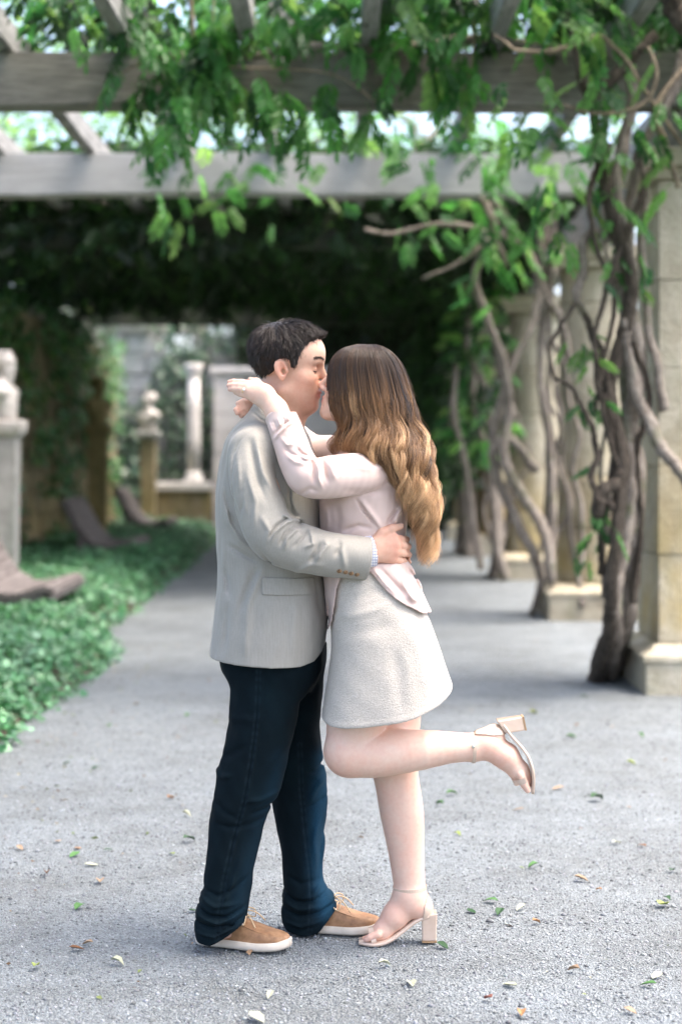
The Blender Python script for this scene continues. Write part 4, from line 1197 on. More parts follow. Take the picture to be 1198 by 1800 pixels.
for (px, py, c, s), lb_ in zip(FALL, lab):
    Y = CAM_H * FOC / (py - 800); x = PX(px, Y); nm, colr = FC[c]
    V = LF_V.copy(); V[:, 2] = V[:, 2] * rf.uniform(-.5, 3.0) + .10 * np.sin(V[:, 0] * 3 + rf.uniform(0, 3)) + .12 * np.abs(V[:, 1]) * rf.uniform(0, 6); V[:, 1] *= rf.uniform(1.0, 1.7)
    a = rf.uniform(0, 6.28); L = .044 * s; ca, sa = math.cos(a), math.sin(a)
    V = V * L; V = np.stack([V[:, 0] * ca - V[:, 1] * sa, V[:, 0] * sa + V[:, 1] * ca, V[:, 2] - V[:, 2].min()], 1)
    me = bpy.data.meshes.new('fallen_leaf'); me.from_pydata(V.tolist(), [], LF_F.tolist()); me.materials.append(M_DRY)
    at = me.attributes.new('Col', 'FLOAT_COLOR', 'POINT'); at.data.foreach_set('color', np.tile([*colr, 1], (len(V), 1)).astype(np.float32).ravel())
    o = bpy.data.objects.new('fallen_leaf', me); COL.objects.link(o); o.location = (x, Y, float(gz(np.array([x]), np.array([Y]))[0]) + .005)
    so = o.modifiers.new('thickness', 'SOLIDIFY'); so.thickness = .0012
    tag(o, lb_, 'leaf', 'leaves fallen on the gravel')
# crumbs of dry leaf drifted along the bed's edge and over the path
n = 520
lx = np.where(rf.random(n) < .55, -1.5 + np.abs(rf.normal(0, .35, n)), rf.uniform(-2.2, 2.2, n)); ly = rf.uniform(4.2, 13.0, n)
a = rf.uniform(0, 6.28, n)
lt = scatter('leaf_litter', (SL_V, SL_F), np.stack([lx, ly, gz(lx, ly) + .006], 1), rot_from(np.stack([np.cos(a), np.sin(a), rf.normal(0, .2, n)], 1), np.stack([rf.normal(0, .3, n), rf.normal(0, .3, n), np.ones(n)], 1), rf.normal(0, .4, n)), rf.lognormal(math.log(.017), .35, n), palette(n, rf, [(.22, .15, .09), (.13, .08, .045), (.30, .26, .17), (.12, .16, .06)]), M_DRY)
tag(lt, 'crumbs of dry leaf strewn over the gravel', 'litter', kind='stuff')
print('setting done', round(time.time() - T0, 1))
# ================================================================== PEOPLE
def skin_mat(name):
    def b(n):
        c = n.attr('Col'); p = n.pos()
        v = n.noise(p, 90, 3, 0.6)
        v2 = n.noise(p, 14, 2, 0.5)
        base = n.mix(0.22, c, n.ramp(v, [(0.3, (0.62, 0.36, 0.27)), (0.7, (0.98, 0.78, 0.68))]), 'SOFT_LIGHT')
        base = n.mix(0.6, base, n.ramp(n.math('MULTIPLY_ADD', v2, .6, n.math('MULTIPLY', n.noise(p, 36, 3), .4)), [(0.38, (0.57, 0.40, 0.38)), (0.62, (0.54, 0.56, 0.55))]), 'SOFT_LIGHT')
        n.set(base=base, rough=n.math('MULTIPLY_ADD', v, 0.25, 0.42), Subsurface_Weight=0.08, Subsurface_Scale=0.012,
              Subsurface_Radius=(1.0, 0.35, 0.2), Specular_IOR_Level=0.42, normal=n.bump(n.noise(p, 420, 2), 0.08, 0.002))
    return mat(name, b)
M_SKIN = skin_mat('skin')

def hair_mat(name, rough=0.42):
    return mat(name, lambda n: n.set(base=n.attr('Col'), rough=rough, Specular_IOR_Level=0.45, Sheen_Weight=0.05))
M_HAIR = hair_mat('hair_strand', 0.4)
M_HAIRBASE = mat('hair_mass', lambda n: n.set(base=n.attr('Col'), rough=0.55, normal=n.bump(n.noise(n.mapping(n.pos(), (160, 160, 25)), 1.0, 3), 0.5, 0.004)))

def weave(n, sx, sz, axis='X'):
    p = n.pos()
    a = n.wave(n.mapping(p, (1, 0.6, 0)), sx, 0.6, 1, 'X')
    b = n.wave(n.mapping(p, (0, 0, 1)), sz, 0.6, 1, 'Z')
    return a, b

def jacket_b(n):
    p = n.pos()
    fine = n.noise(n.mapping(p, (900, 900, 60)), 1, 2, 0.6)
    stripe = n.noise(n.mapping(p, (330, 330, 9)), 1, 2, 0.6)
    cross = n.noise(n.mapping(p, (60, 60, 900)), 1, 2, 0.6)
    t = n.math('MULTIPLY_ADD', stripe, 0.5, n.math('MULTIPLY', fine, 0.3))
    t = n.math('MULTIPLY_ADD', cross, 0.22, t)
    base = n.ramp(t, [(0.30, (0.258, 0.241, 0.208)), (0.52, (0.297, 0.279, 0.243)), (0.74, (0.342, 0.322, 0.283))])
    n.set(base=base, rough=0.72, Sheen_Weight=0.15, Sheen_Roughness=0.4, normal=n.bump(t, 0.15, 0.001))
M_JACKET = mat('jacket_wool', jacket_b)

def jeans_b(n):
    p = n.pos()
    tw = n.noise(n.mapping(p, (500, 500, 120), (0, 0.6, 0)), 1, 2, 0.6)
    worn = n.noise(p, 9, 4, 0.55)
    c = n.attr('Col')
    base = n.mix(n.math('MULTIPLY', n.math('SUBTRACT', worn, 0.45), 1.6, clamp=True), c, (0.004, 0.014, 0.019))
    base = n.mix(0.35, base, n.ramp(tw, [(0.3, (0.25, 0.25, 0.27)), (0.7, (0.75, 0.75, 0.75))]), 'OVERLAY')
    n.set(base=base, rough=0.9, normal=n.bump(tw, 0.3, 0.0015), Specular_IOR_Level=0.12)
M_JEANS = mat('dark_denim', jeans_b)

def leather_b(n):
    p = n.pos()
    v = n.noise(p, 60, 4, 0.6); s = n.noise(p, 14, 2)
    base = n.ramp(n.math('MULTIPLY_ADD', v, 0.5, n.math('MULTIPLY', s, 0.5)), [(0.32, (0.17, 0.082, 0.035)), (0.5, (0.30, 0.16, 0.075)), (0.68, (0.43, 0.255, 0.14))])
    n.set(base=base, rough=n.math('MULTIPLY_ADD', v, 0.3, 0.4), normal=n.bump(n.noise(p, 350, 3), 0.3, 0.001))
M_LEATHER = mat('tan_leather', leather_b)
M_SOLE = mat('cream_rubber', lambda n: n.set(base=n.ramp(n.noise(n.pos(), 25, 3), [(0.3, (0.52, 0.46, 0.38)), (0.7, (0.62, 0.56, 0.47))]), rough=0.7))
M_LACE = mat('lace_cord', lambda n: n.set(base=(0.55, 0.40, 0.24), rough=0.7))
M_METAL = mat('small_metal', lambda n: n.set(base=(0.75, 0.7, 0.6), rough=0.25, Metallic=1.0))
M_GOLD = mat('ring_gold', lambda n: n.set(base=(0.9, 0.72, 0.35), rough=0.2, Metallic=1.0))
M_GEM = mat('ring_stone', lambda n: n.set(base=(0.95, 0.95, 0.95), rough=0.05, Specular_IOR_Level=1.0))
M_BUTTON = mat('horn_button', lambda n: n.set(base=n.ramp(n.noise(n.pos(), 260, 2), [(0.35, (0.05, 0.025, 0.012)), (0.65, (0.35, 0.2, 0.09))]), rough=0.3))

def cuff_b(n):
    p = n.pos()
    x = n.wave(n.mapping(p, (1, 0, 0)), 55, 0, 0, 'X'); z = n.wave(n.mapping(p, (0, 0, 1)), 40, 0, 0, 'Z')
    f = n.math('MAXIMUM', n.math('GREATER_THAN', x, 0.86), n.math('GREATER_THAN', z, 0.86))
    n.set(base=n.mix(f, (0.78, 0.78, 0.8), (0.28, 0.31, 0.45)), rough=0.7)
M_SHIRT = mat('checked_shirt', cuff_b)

def blouse_b(n):
    p = n.pos()
    v = n.noise(p, 700, 2); s = n.noise(p, 10, 2)
    base = n.ramp(s, [(0.35, (0.585, 0.435, 0.38)), (0.65, (0.635, 0.48, 0.425))])
    n.set(base=base, rough=n.math('MULTIPLY_ADD', v, 0.12, 0.36), Sheen_Weight=0.2, Specular_IOR_Level=0.55, normal=n.bump(v, 0.06, 0.001))
M_BLOUSE = mat('blush_satin', blouse_b)

def tweed_b(n):
    p = n.pos()
    a = n.noise(n.mapping(p, (420, 420, 200)), 1, 3, 0.6, 0.3)
    b = n.noise(n.mapping(p, (120, 120, 560)), 1, 3, 0.6, 0.3)
    t = n.math('MULTIPLY_ADD', a, 0.6, n.math('MULTIPLY', b, 0.5))
    base = n.ramp(t, [(0.36, (0.39, 0.352, 0.297)), (0.52, (0.485, 0.442, 0.385)), (0.70, (0.58, 0.538, 0.482))])
    n.set(base=base, rough=0.9, normal=n.bump(t, 0.85, 0.004), Sheen_Weight=0.2, Specular_IOR_Level=0.2)
M_TWEED = mat('boucle_tweed', tweed_b)
M_PATENT = mat('nude_patent', lambda n: n.set(base=n.ramp(n.noise(n.pos(), 25, 2), [(0.3, (0.56, 0.42, 0.32)), (0.7, (0.63, 0.49, 0.39))]), rough=0.16, Coat_Weight=0.6, Coat_Roughness=0.08))
M_HEELTIP = mat('tan_heel_tip', lambda n: n.set(base=(0.38, 0.24, 0.13), rough=0.5))
M_LASH = mat('dark_lash', lambda n: n.set(base=(0.02, 0.014, 0.01), rough=0.7))

SKIN_M = np.array([0.56, 0.365, 0.275]); SKIN_W = np.array([0.655, 0.465, 0.375])
def mixc(C, w, c): return C * (1 - w[:, None]) + np.asarray(c) * w[:, None]
def gauss(q, c, r): return np.exp(-(((q - np.asarray(c)) / np.asarray(r)) ** 2).sum(1))

def head_tint(V, C, B, t, s, female):
    q = ((V - np.asarray(t, np.float32)) @ B / s); q = q.copy(); q[:, 1] = np.abs(q[:, 1])
    near = np.linalg.norm(q, axis=1) < .16
    w = np.zeros(len(V))
    C = mixc(C, np.clip(near * 0.35 * gauss(q, (.06, .045, -.035), (.03, .03, .025)), 0, 1), (.66, .28, .2))
    C = mixc(C, near * 0.45 * gauss(q, (-.012, .082, -.012), (.03, .012, .04)), (.72, .27, .2))
    C = mixc(C, np.clip(near * 0.95 * gauss(q, (.094, 0, -.074), (.014, .02, .0095)) * 1.4, 0, .9), (.55, .18, .15) if not female else (.6, .2, .19))
    C = mixc(C, near * 0.35 * gauss(q, (.11, 0, -.04), (.015, .018, .015)), (.66, .28, .2))
    # closed lid line and socket skin
    C = mixc(C, np.clip(near * 0.4 * gauss(q, (.082, .031, 0.0), (.02, .02, .012)), 0, 1), (.42, .2, .14))
    if not female:
        st = np.clip((-q[:, 2] - .052) / .03, 0, 1) * np.clip((q[:, 0] + .01) / .03, 0, 1) * near
        C = mixc(C, 0.30 * st, (.27, .19, .15))
    return C

# ------------------------------------------------------------------ THE MAN
YM = 4.96
man = empty('person', (PX(470, YM), YM, 0))
tag(man, 'person in grey blazer, dark jeans and tan boat shoes in a kiss', 'person', 'couple kissing on the gravel path')

HBm = basis(R(-7), R(-6), R(4)); HTm = P(509, 642, 4.945); HSm = 1.03
fist = lambda *a: [P(*q) for q in a]

body = Sdf()
# torso, hips, legs under the clothes
body.rows([(PZ(730, YM), PX(462, YM), PX(520, YM), YM - .06, YM + .06), (PZ(775, YM), PX(430, YM), PX(535, YM), YM - .17, YM + .17),
           (PZ(860, YM), PX(405, YM), PX(545, YM), YM - .17, YM + .17), (PZ(1000, YM), PX(405, YM), PX(550, YM), YM - .14, YM + .14),
           (PZ(1130, YM), PX(400, YM), PX(545, YM), YM - .15, YM + .15), (PZ(1190, YM), PX(415, YM), PX(530, YM), YM - .13, YM + .13)])
body.chain(fist((468, 1150, 4.88), (445, 1380, 4.87), (405, 1560, 4.90), (390, 1625, 4.915)), [.085, .055, .042, .036])
body.chain(fist((500, 1150, 5.04), (520, 1390, 5.06), (535, 1560, 5.07), (545, 1615, 5.07)), [.085, .055, .042, .036])
body.chain(fist((388, 1632, 4.915), (470, 1655, 4.88)), [.034, .02]); body.chain(fist((545, 1612, 5.07), (630, 1628, 5.05)), [.034, .02])
# neck
body.cone(P(474, 745, 4.96), P(496, 672, 4.958), .066, .058, k=.03)
body.cone(P(508, 738, 4.95), P(520, 705, 4.952), .045, .05, k=.03)
body.add(head_fn(HBm, HTm, HSm, False), HTm, .17, 'u', .022)
# near arm and hand
body.chain(fist((445, 795, 4.80), (484, 945, 4.735), (575, 973, 4.735), (654, 967, 4.762)), [.05, .042, .038, .026], k=.03)
wr = P(652, 967, 4.762)
kn = fist((692, 946, 4.770), (696, 957, 4.768), (695, 970, 4.770), (689, 982, 4.775))
for i, k_ in enumerate(kn):
    body.cone(wr + np.array([0, 0, (1.5 - i) * .009]), k_, .021, .0145, k=.012)
fing = [[(704, 948, 4.795), (712, 948, 4.845), (715, 948, 4.875)], [(708, 959, 4.795), (716, 960, 4.85), (718, 961, 4.885)],
        [(707, 972, 4.797), (715, 973, 4.85), (717, 974, 4.88)], [(700, 985, 4.80), (708, 986, 4.84), (711, 987, 4.865)]]
for k_, f_ in zip(kn, fing):
    pts = [k_] + fist(*f_)
    body.chain(pts, [.0125, .0108, .0095, .0085], k=.004)
body.chain([wr + np.array([.012, -.004, .02])] + fist((672, 936, 4.765), (688, 929, 4.772), (704, 925, 4.79)), [.02, .0145, .0115, .009], k=.008)
# far arm, round her other side
body.chain(fist((470, 795, 5.12), (520, 950, 5.16), (620, 985, 5.13), (690, 985, 5.06)), [.05, .042, .036, .026], k=.03)
fw = P(690, 985, 5.06)
for i, (a_, b_, c_) in enumerate([((708, 972, 5.01), (714, 966, 4.975), (717, 963, 4.95)), ((710, 980, 5.0), (717, 976, 4.96), (719, 975, 4.935)), ((709, 990, 5.0), (716, 988, 4.96), (718, 988, 4.935)), ((706, 999, 5.0), (712, 999, 4.97), (715, 1000, 4.95))]):
    body.cone(fw + np.array([0, 0, (1.5 - i) * .008]), P(*a_), .02, .013, k=.012)
    body.chain(fist(a_, b_, c_), [.011, .0095, .008], k=.004)
body.chain([fw] + fist((704, 962, 5.03), (712, 952, 5.01)), [.018, .013, .009], k=.008)

def man_tint(V):
    C = np.tile(SKIN_M, (len(V), 1))
    C = head_tint(V, C, HBm, HTm, HSm, False)
    hand = np.exp(-(np.linalg.norm(V - P(690, 962, 4.78), axis=1) / .05) ** 2)
    C = mixc(C, .35 * hand, (.70, .33, .24))
    for k_ in kn: C = mixc(C, .35 * np.exp(-(np.linalg.norm(V - k_, axis=1) / .014) ** 2), (.74, .27, .2))
    return C
man_body = solid('body', body, (-.46, 4.62, -.01), (.24, 5.24, 1.83), .0031, M_SKIN, man, man_tint)

# nails on the visible hand are hidden round her back; eyelashes and brow
def head_pt(B, t, s, q): return np.asarray(t) + s * (B @ np.asarray(q, float))
def face_x(B, t, s, female, y, z):
    fnh = head_fn(B, t, s, female); xs = np.linspace(.125, .04, 120)
    out = []
    for yy, zz in zip(np.atleast_1d(y), np.atleast_1d(z)):
        q = np.stack([xs, np.full(120, yy), np.full(120, zz)], 1)
        d = fnh((np.asarray(t) + s * (q @ np.asarray(B, float).T)).astype(np.float32))
        out.append(xs[int(np.argmax(d < 0))])
    return np.array(out)
def lash_line(B, t, s, side, par, r=.0011):
    ys = np.linspace(.018, .046, 9); zs = -.0105 + 13 * (ys - .031) ** 2
    xs = face_x(B, t, s, r > .0012, ys * side, zs)
    pts = [head_pt(B, t, s, (x + .0006, side * y, z)) for x, y, z in zip(xs, ys, zs)]
    V, F = tube_arrays(pts, [r * .6, r, r * 1.3, r], 5)
    return from_arrays('eyelashes', [(V, F)], M_LASH, par)
for sd in (-1, 1): lash_line(HBm, HTm, HSm, sd, man)

# --- blazer
jk = Sdf()
J = lambda py, l, r, b, yc=YM: (PZ(py, yc), PX(l, yc), PX(r, yc), yc - b, yc + b)
jk_rows = [J(708, 446, 484, .066), J(722, 438, 500, .082), J(738, 424, 523, .125), J(757, 407, 538, .178), J(782, 394, 548, .202), J(840, 382, 558, .205), J(900, 379, 563, .197),
           J(960, 381, 567, .185), J(1010, 383, 574, .182), J(1060, 379, 576, .19), J(1100, 375, 575, .196), J(1175, 366, 566, .206)]
jtorso = jk.rows(jk_rows, n=2.25)
SL = fist((446, 795, 4.80), (443, 840, 4.755), (459, 895, 4.735), (487, 945, 4.725), (560, 971, 4.725), (645, 981, 4.752))
SLr = [.070, .064, .069, .073, .064, .060]
SLc = catmull(np.hstack([np.array(SL), np.array(SLr)[:, None]]), 26)
jk.chain(list(SLc[:, :3]), list(SLc[:, 3]), k=.022)
FS = catmull(np.hstack([np.array(fist((465, 795, 5.12), (505, 945, 5.17), (600, 985, 5.14), (668, 988, 5.085))), np.array([.07, .07, .06, .058])[:, None]]), 9)
jk.chain(list(FS[:, :3]), list(FS[:, 3]), k=.022)
# hem, cuff openings and cut
HEM = [(360, 1150), (372, 1151), (420, 1156), (480, 1160), (530, 1160), (553, 1154), (566, 1140), (576, 1118), (590, 1090)]
hx = np.array([PX(a, YM) for a, _ in HEM]); hz = np.array([PZ(b, YM) for _, b in HEM])
def cuffcut(p, d):
    a = P(640, 980, 4.75); ax = P(646, 981.5, 4.752) - P(600, 976, 4.738); ax = ax / np.linalg.norm(ax)
    e = p - P(646, 981.5, 4.752); al = e @ ax
    r = np.linalg.norm(e - al[:, None] * ax, axis=1)
    near = (r < .10) & (al > -.06)
    d = np.where(near, np.maximum(d, al), d)
    return np.where(near, np.maximum(d, -np.maximum(r - .053, -(al + .03))), d)
jk.mod(cuffcut, P(646, 981, 4.75), .13)
f = lambda pts, w, h, Y=4.76, **kw: jk.fold([P(a, b, Y) for a, b in pts], w * .82, h * 1.5, y_max=4.93, **kw)
# armhole seam, sleeve creases
f([(440, 757), (421, 776), (411, 800), (409, 840), (413, 878), (428, 915)], .0045, -.0026)
f([(450, 768), (455, 790), (465, 832), (484, 865)], .010, .006); f([(440, 775), (444, 800), (455, 845), (470, 880)], .010, -.006)
f([(425, 850), (429, 880), (426, 905)], .007, -.004); f([(436, 830), (452, 880), (449, 925)], .009, .004); f([(420, 800), (423, 850), (436, 900)], .007, .003)
f([(503, 888), (515, 905), (525, 918), (535, 934)], .009, -.0055); f([(498, 902), (515, 911), (530, 916)], .0055, .007); f([(478, 950), (486, 932), (505, 916), (524, 912)], .0055, .0075); f([(474, 945), (488, 922), (508, 907)], .005, -.006)
f([(502, 962), (507, 943), (521, 929), (533, 926)], .0055, .0075); f([(493, 955), (502, 936), (517, 921)], .005, -.006)
f([(515, 960), (527, 948), (538, 935), (541, 928)], .005, -.0055); f([(536, 960), (550, 952), (549, 940), (545, 930)], .006, .006)
f([(556, 985), (566, 968), (575, 955), (571, 944)], .008, .0065); f([(545, 985), (556, 967), (563, 950)], .007, -.0055)
f([(588, 975), (597, 960), (596, 947)], .008, -.005); f([(606, 1000), (603, 975), (598, 950)], .009, .004); f([(455, 960), (475, 985), (510, 996)], .006, -.004); f([(520, 1005), (545, 990), (570, 990)], .009, .0035)
f([(462, 905), (476, 930), (470, 955)], .009, .004)
# body creases of the jacket
f([(392, 850), (396, 880), (404, 905), (414, 930)], .010, -.003); f([(388, 850), (390, 890), (398, 930)], .010, .003); f([(392, 880), (402, 920), (420, 950), (440, 968)], .008, .005)
f([(400, 960), (425, 975), (452, 990)], .010, -.005); f([(448, 1003), (432, 1040), (418, 1080)], .012, -.005); f([(462, 1000), (440, 1050), (428, 1100)], .013, .005)
f([(386, 1000), (398, 1030), (402, 1060)], .011, -.004); f([(398, 1060), (395, 1110), (392, 1150)], .012, -.004); f([(440, 1075), (432, 1120), (430, 1156)], .014, .004)
f([(390, 955), (388, 1020), (383, 1080)], .010, .003); f([(520, 1060), (516, 1110), (518, 1155)], .016, .003); f([(545, 1015), (556, 1050), (560, 1090)], .012, -.004)
# lapel and collar edges
f([(527, 757), (541, 780), (556, 803), (560, 850)], .006, .006); f([(518, 760), (532, 785), (545, 808), (548, 850)], .0045, -.006)
f([(508, 855), (509, 880), (515, 905)], .004, -.004)
f([(437, 720), (455, 735), (480, 750), (512, 762)], .004, -.005); f([(444, 710), (460, 725), (490, 742)], .007, .004)
jk.mod(lambda p, d: d + .0007 * vnoise(p, 38, 3) + .0006 * vnoise(p, 90, 5), P(480, 930, YM), 1.0)
def hemcut(p, d):
    z = np.interp(p[:, 0], hx, hz)
    cut = np.maximum(d, (z - p[:, 2]) * .9)
    return np.maximum(cut, -np.maximum(d + .008, p[:, 2] - (z + .05)))
jk.mod(hemcut, P(470, 1150, YM), .4)
blazer = solid('blazer', jk, (-.45, 4.62, .78), (.20, 5.26, 1.60), .0035, M_JACKET, man)

def patch(name, base, poly, yr, off, h, m, parent, Y, inner=None, rad=0.0):
    """a piece lying on another surface: the outline poly is seen from the side at distance Y"""
    pp = np.array([[PX(a, Y), PZ(b, Y)] for a, b in poly])
    nx = np.roll(pp, -1, 0) - pp; area = (pp[:, 0] * np.roll(pp[:, 1], -1) - np.roll(pp[:, 0], -1) * pp[:, 1]).sum()
    nrm = np.stack([nx[:, 1], -nx[:, 0]], 1) * (1 if area > 0 else -1); nrm /= np.linalg.norm(nrm, axis=1, keepdims=True)
    def g(p, C=None, Rr=None):
        d = base(p) - off
        xz = p[:, [0, 2]]
        e = np.full(len(p), -1.0)
        for a, n_ in zip(pp, nrm): e = smin(-e, -((xz - a) @ n_), rad) * -1 if rad else np.maximum(e, (xz - a) @ n_)
        d = np.maximum(d, e)
        d = np.maximum(d, np.maximum(yr[0] - p[:, 1], p[:, 1] - yr[1]))
        if inner is not None: d = np.maximum(d, -(base(p) + inner))
        return d.astype(np.float32)
    lo = (pp[:, 0].min() - .02, yr[0] - .01, pp[:, 1].min() - .02); hi = (pp[:, 0].max() + .02, yr[1] + .01, pp[:, 1].max() + .02)
    return solid(name, g, lo, hi, h, m, parent)
patch('pocket_flap', jk, [(460, 1014), (552, 1017), (553, 1047), (461, 1045)], (4.70, 4.90), .0045, .0025, M_JACKET, blazer, 4.79, inner=.004, rad=.006)

def dot(name, c, r, t, nrm, m, parent):
    bm = bmesh.new(); bmesh.ops.create_uvsphere(bm, u_segments=12, v_segments=8, radius=1)
    q = Vector(nrm).to_track_quat('Z', 'Y').to_matrix().to_4x4()
    bmesh.ops.transform(bm, matrix=Matrix.Translation(Vector(c)) @ q @ Matrix.Diagonal((r, r, t, 1)), verts=bm.verts)
    me = bpy.data.meshes.new(name); bm.to_mesh(me); bm.free()
    return link(name, me, m, parent, True)
for bx_, by_ in ((596, 1004), (607, 1006), (617, 1008), (627, 1010)):
    # find the sleeve surface in front of the button
    ys = np.linspace(4.62, 4.78, 320); q = np.array([P(bx_, by_, y) for y in ys], np.float32); dd = jk(q)
    i = int(np.argmax(dd < 0)); c = q[i]
    dot('sleeve_button', c + np.array([0, -.001, 0]), .0072, .0035, (0, -.8, -.5), M_BUTTON, blazer)

# --- shirt: cuff and collar
sh = Sdf()
sh.cone(P(636, 972, 4.753), P(658, 968, 4.762), .046, .043, k=0, flat=((0, 1, 0), .75))
axc = P(658, 968, 4.762) - P(636, 972, 4.753); axc /= np.linalg.norm(axc)
def shc(p, d):
    al = (p - P(657, 968, 4.762)) @ axc
    e = p - P(657, 968, 4.762); r = np.linalg.norm((e - al[:, None] * axc) * np.array([1, 1.33, 1]), axis=1)
    d = np.maximum(d, al)
    return np.maximum(d, -np.maximum(r - .0405, -(al + .012)))
sh.mod(shc, P(648, 970, 4.76), .2)
solid('shirt_cuff', sh, P(620, 1030, 4.66) * np.array([1, 1, 1]), P(672, 920, 4.86), .003, M_SHIRT, man)
cl = Sdf()
cl.chain(fist((486, 742, 4.958), (497, 722, 4.957)), [.077, .070])
cl.mod(lambda p, d: np.maximum(np.maximum(d, -d - .006), np.abs((p - P(492, 732, 4.957)) @ np.array([.35, 0, .93])) - .022), P(492, 732, 4.957), .2)
solid('shirt_collar', cl, P(420, 790, 4.84), P(560, 680, 5.08), .0035, M_SHIRT, man)

# --- jeans
jn = Sdf()
Jn = lambda py, l, r, yc, b: (PZ(py, yc), PX(l, yc), PX(r, yc), yc - b, yc + b)
jn.rows([Jn(1085, 386, 562, YM, .16), Jn(1130, 385, 566, YM, .165), Jn(1180, 394, 562, YM, .165), Jn(1215, 415, 545, YM, .12)], k=.03, n=2.4)
YN = 4.885
nl = jn.rows([Jn(1130, 388, 548, YN, .092), Jn(1175, 393, 541, YN, .095), Jn(1215, 401, 530, YN, .093), Jn(1260, 402, 521, YN, .09), Jn(1300, 396, 512, YN, .088), Jn(1345, 385, 502, YN, .085), Jn(1395, 376, 492, YN, .08), Jn(1430, 370, 471, YN, .076),
              Jn(1500, 362, 452, YN, .071), Jn(1560, 357, 440, YN, .069), Jn(1590, 346, 437, YN, .07), Jn(1620, 342, 434, YN, .072), Jn(1665, 344, 432, YN, .073)], k=.025, n=2.2)
YF = 5.06
fl = jn.rows([Jn(1130, 440, 572, YF, .09), Jn(1180, 450, 570, YF, .09), Jn(1270, 462, 563, YF, .086), Jn(1330, 470, 567, YF, .082), Jn(1380, 474, 574, YF, .08), Jn(1430, 482, 574, YF, .076),
              Jn(1500, 494, 570, YF, .07), Jn(1545, 499, 567, YF, .068), Jn(1575, 497, 588, YF, .07), Jn(1600, 496, 592, YF, .072), Jn(1640, 500, 588, YF, .072)], k=.02, n=2.2)
def jn_hem(p, d):
    nearleg = p[:, 1] < 4.975
    zn = np.interp(p[:, 0], [PX(a, YN) for a in (335, 352, 372, 395, 436)], [PZ(b, YN) for b in (1645, 1650, 1652, 1640, 1612)])
    zf = np.interp(p[:, 0], [PX(a, YF) for a in (490, 505, 535, 560, 595)], [PZ(b, YF) for b in (1615, 1630, 1637, 1630, 1588)])
    z = np.where(nearleg, zn, zf)
    low = p[:, 2] < .35; d0 = d
    d = np.where(low, np.maximum(d, (z - p[:, 2]) * .85), d)
    return np.where(low, np.maximum(d, -np.maximum(d0 + .006, p[:, 2] - (z + .03))), d)
g = lambda pts, w, h, Y=YN, ymx=4.96: jn.fold([P(a, b, Y) for a, b in pts], w * .9, h * 1.35, y_max=ymx)
# near leg: side seam, knee creases, stacked hem
SEAM_N = [(458, 1160), (454, 1250), (447, 1310), (432, 1400), (412, 1470), (396, 1540), (388, 1600), (384, 1640)]
g(SEAM_N, .0035, -.003); g([(463, 1160), (459, 1250), (452, 1310), (437, 1400), (417, 1470), (401, 1540)], .004, .003)
for a in [([(500, 1400), (470, 1415), (440, 1422)], .007, -.006), ([(492, 1385), (460, 1398), (430, 1398)], .009, .005), ([(470, 1430), (440, 1440), (405, 1445), (385, 1440)], .008, -.005), ([(385, 1330), (410, 1320), (440, 1300)], .012, -.004),
          ([(400, 1260), (430, 1255), (460, 1262)], .012, .004), ([(376, 1400), (400, 1420), (425, 1432)], .009, -.004), ([(515, 1290), (480, 1330), (450, 1370)], .016, .004), ([(395, 1190), (402, 1210), (400, 1240)], .006, -.007), ([(375, 1350), (390, 1360), (410, 1355)], .008, .004),
          ([(345, 1585), (370, 1600), (400, 1602), (432, 1585)], .006, -.009), ([(350, 1568), (380, 1583), (420, 1578)], .007, .007), ([(342, 1612), (375, 1620), (410, 1616), (430, 1602)], .006, -.008), ([(345, 1600), (385, 1612), (425, 1595)], .006, .006),
          ([(358, 1555), (385, 1565), (415, 1552), (440, 1530)], .007, -.005), ([(415, 1530), (402, 1560), (395, 1580)], .008, .007), ([(430, 1480), (415, 1530), (410, 1550)], .009, .004), ([(345, 1630), (380, 1635), (415, 1618)], .005, .005)]:
    g(*a)
h2 = lambda pts, w, h: jn.fold([P(a, b, YF) for a, b in pts], w * .9, h * 1.35, y_min=4.95)
SEAM_F = [(528, 1300), (530, 1380), (537, 1450), (545, 1520), (548, 1570), (545, 1630)]
h2(SEAM_F, .0035, -.003)
for a in [([(572, 1335), (555, 1350), (540, 1352)], .008, -.007), ([(573, 1360), (557, 1375), (545, 1400)], .010, .007), ([(574, 1395), (556, 1405), (535, 1412)], .008, -.006), ([(560, 1430), (552, 1470), (556, 1510)], .010, .007), ([(572, 1440), (562, 1490), (560, 1530)], .008, -.005),
          ([(498, 1560), (520, 1575), (550, 1575), (580, 1560)], .007, -.008), ([(497, 1590), (525, 1600), (560, 1595), (590, 1580)], .007, -.008), ([(497, 1576), (525, 1588), (560, 1583)], .007, .007), ([(500, 1612), (530, 1618), (565, 1608)], .006, .006), ([(565, 1545), (550, 1565), (530, 1572)], .007, .007), ([(505, 1530), (530, 1545), (555, 1540)], .009, -.005)]:
    h2(*a)
jn.mod(lambda p, d: d + .0022 * vnoise(p, 30, 11) + .0012 * vnoise(p, 75, 12), P(460, 1400, YM), 1.0)
jn.mod(jn_hem, P(460, 1630, YM), .5)
def seg_dist(V, pts, Y):
    q = np.array([(PX(a, Y), PZ(b, Y)) for a, b in pts]); xz = V[:, [0, 2]]; best = np.full(len(V), 9.0)
    for i in range(len(q) - 1):
        ab = q[i + 1] - q[i]; t = np.clip((xz - q[i]) @ ab / (ab @ ab), 0, 1)
        best = np.minimum(best, np.linalg.norm(xz - q[i] - t[:, None] * ab, axis=1))
    return best
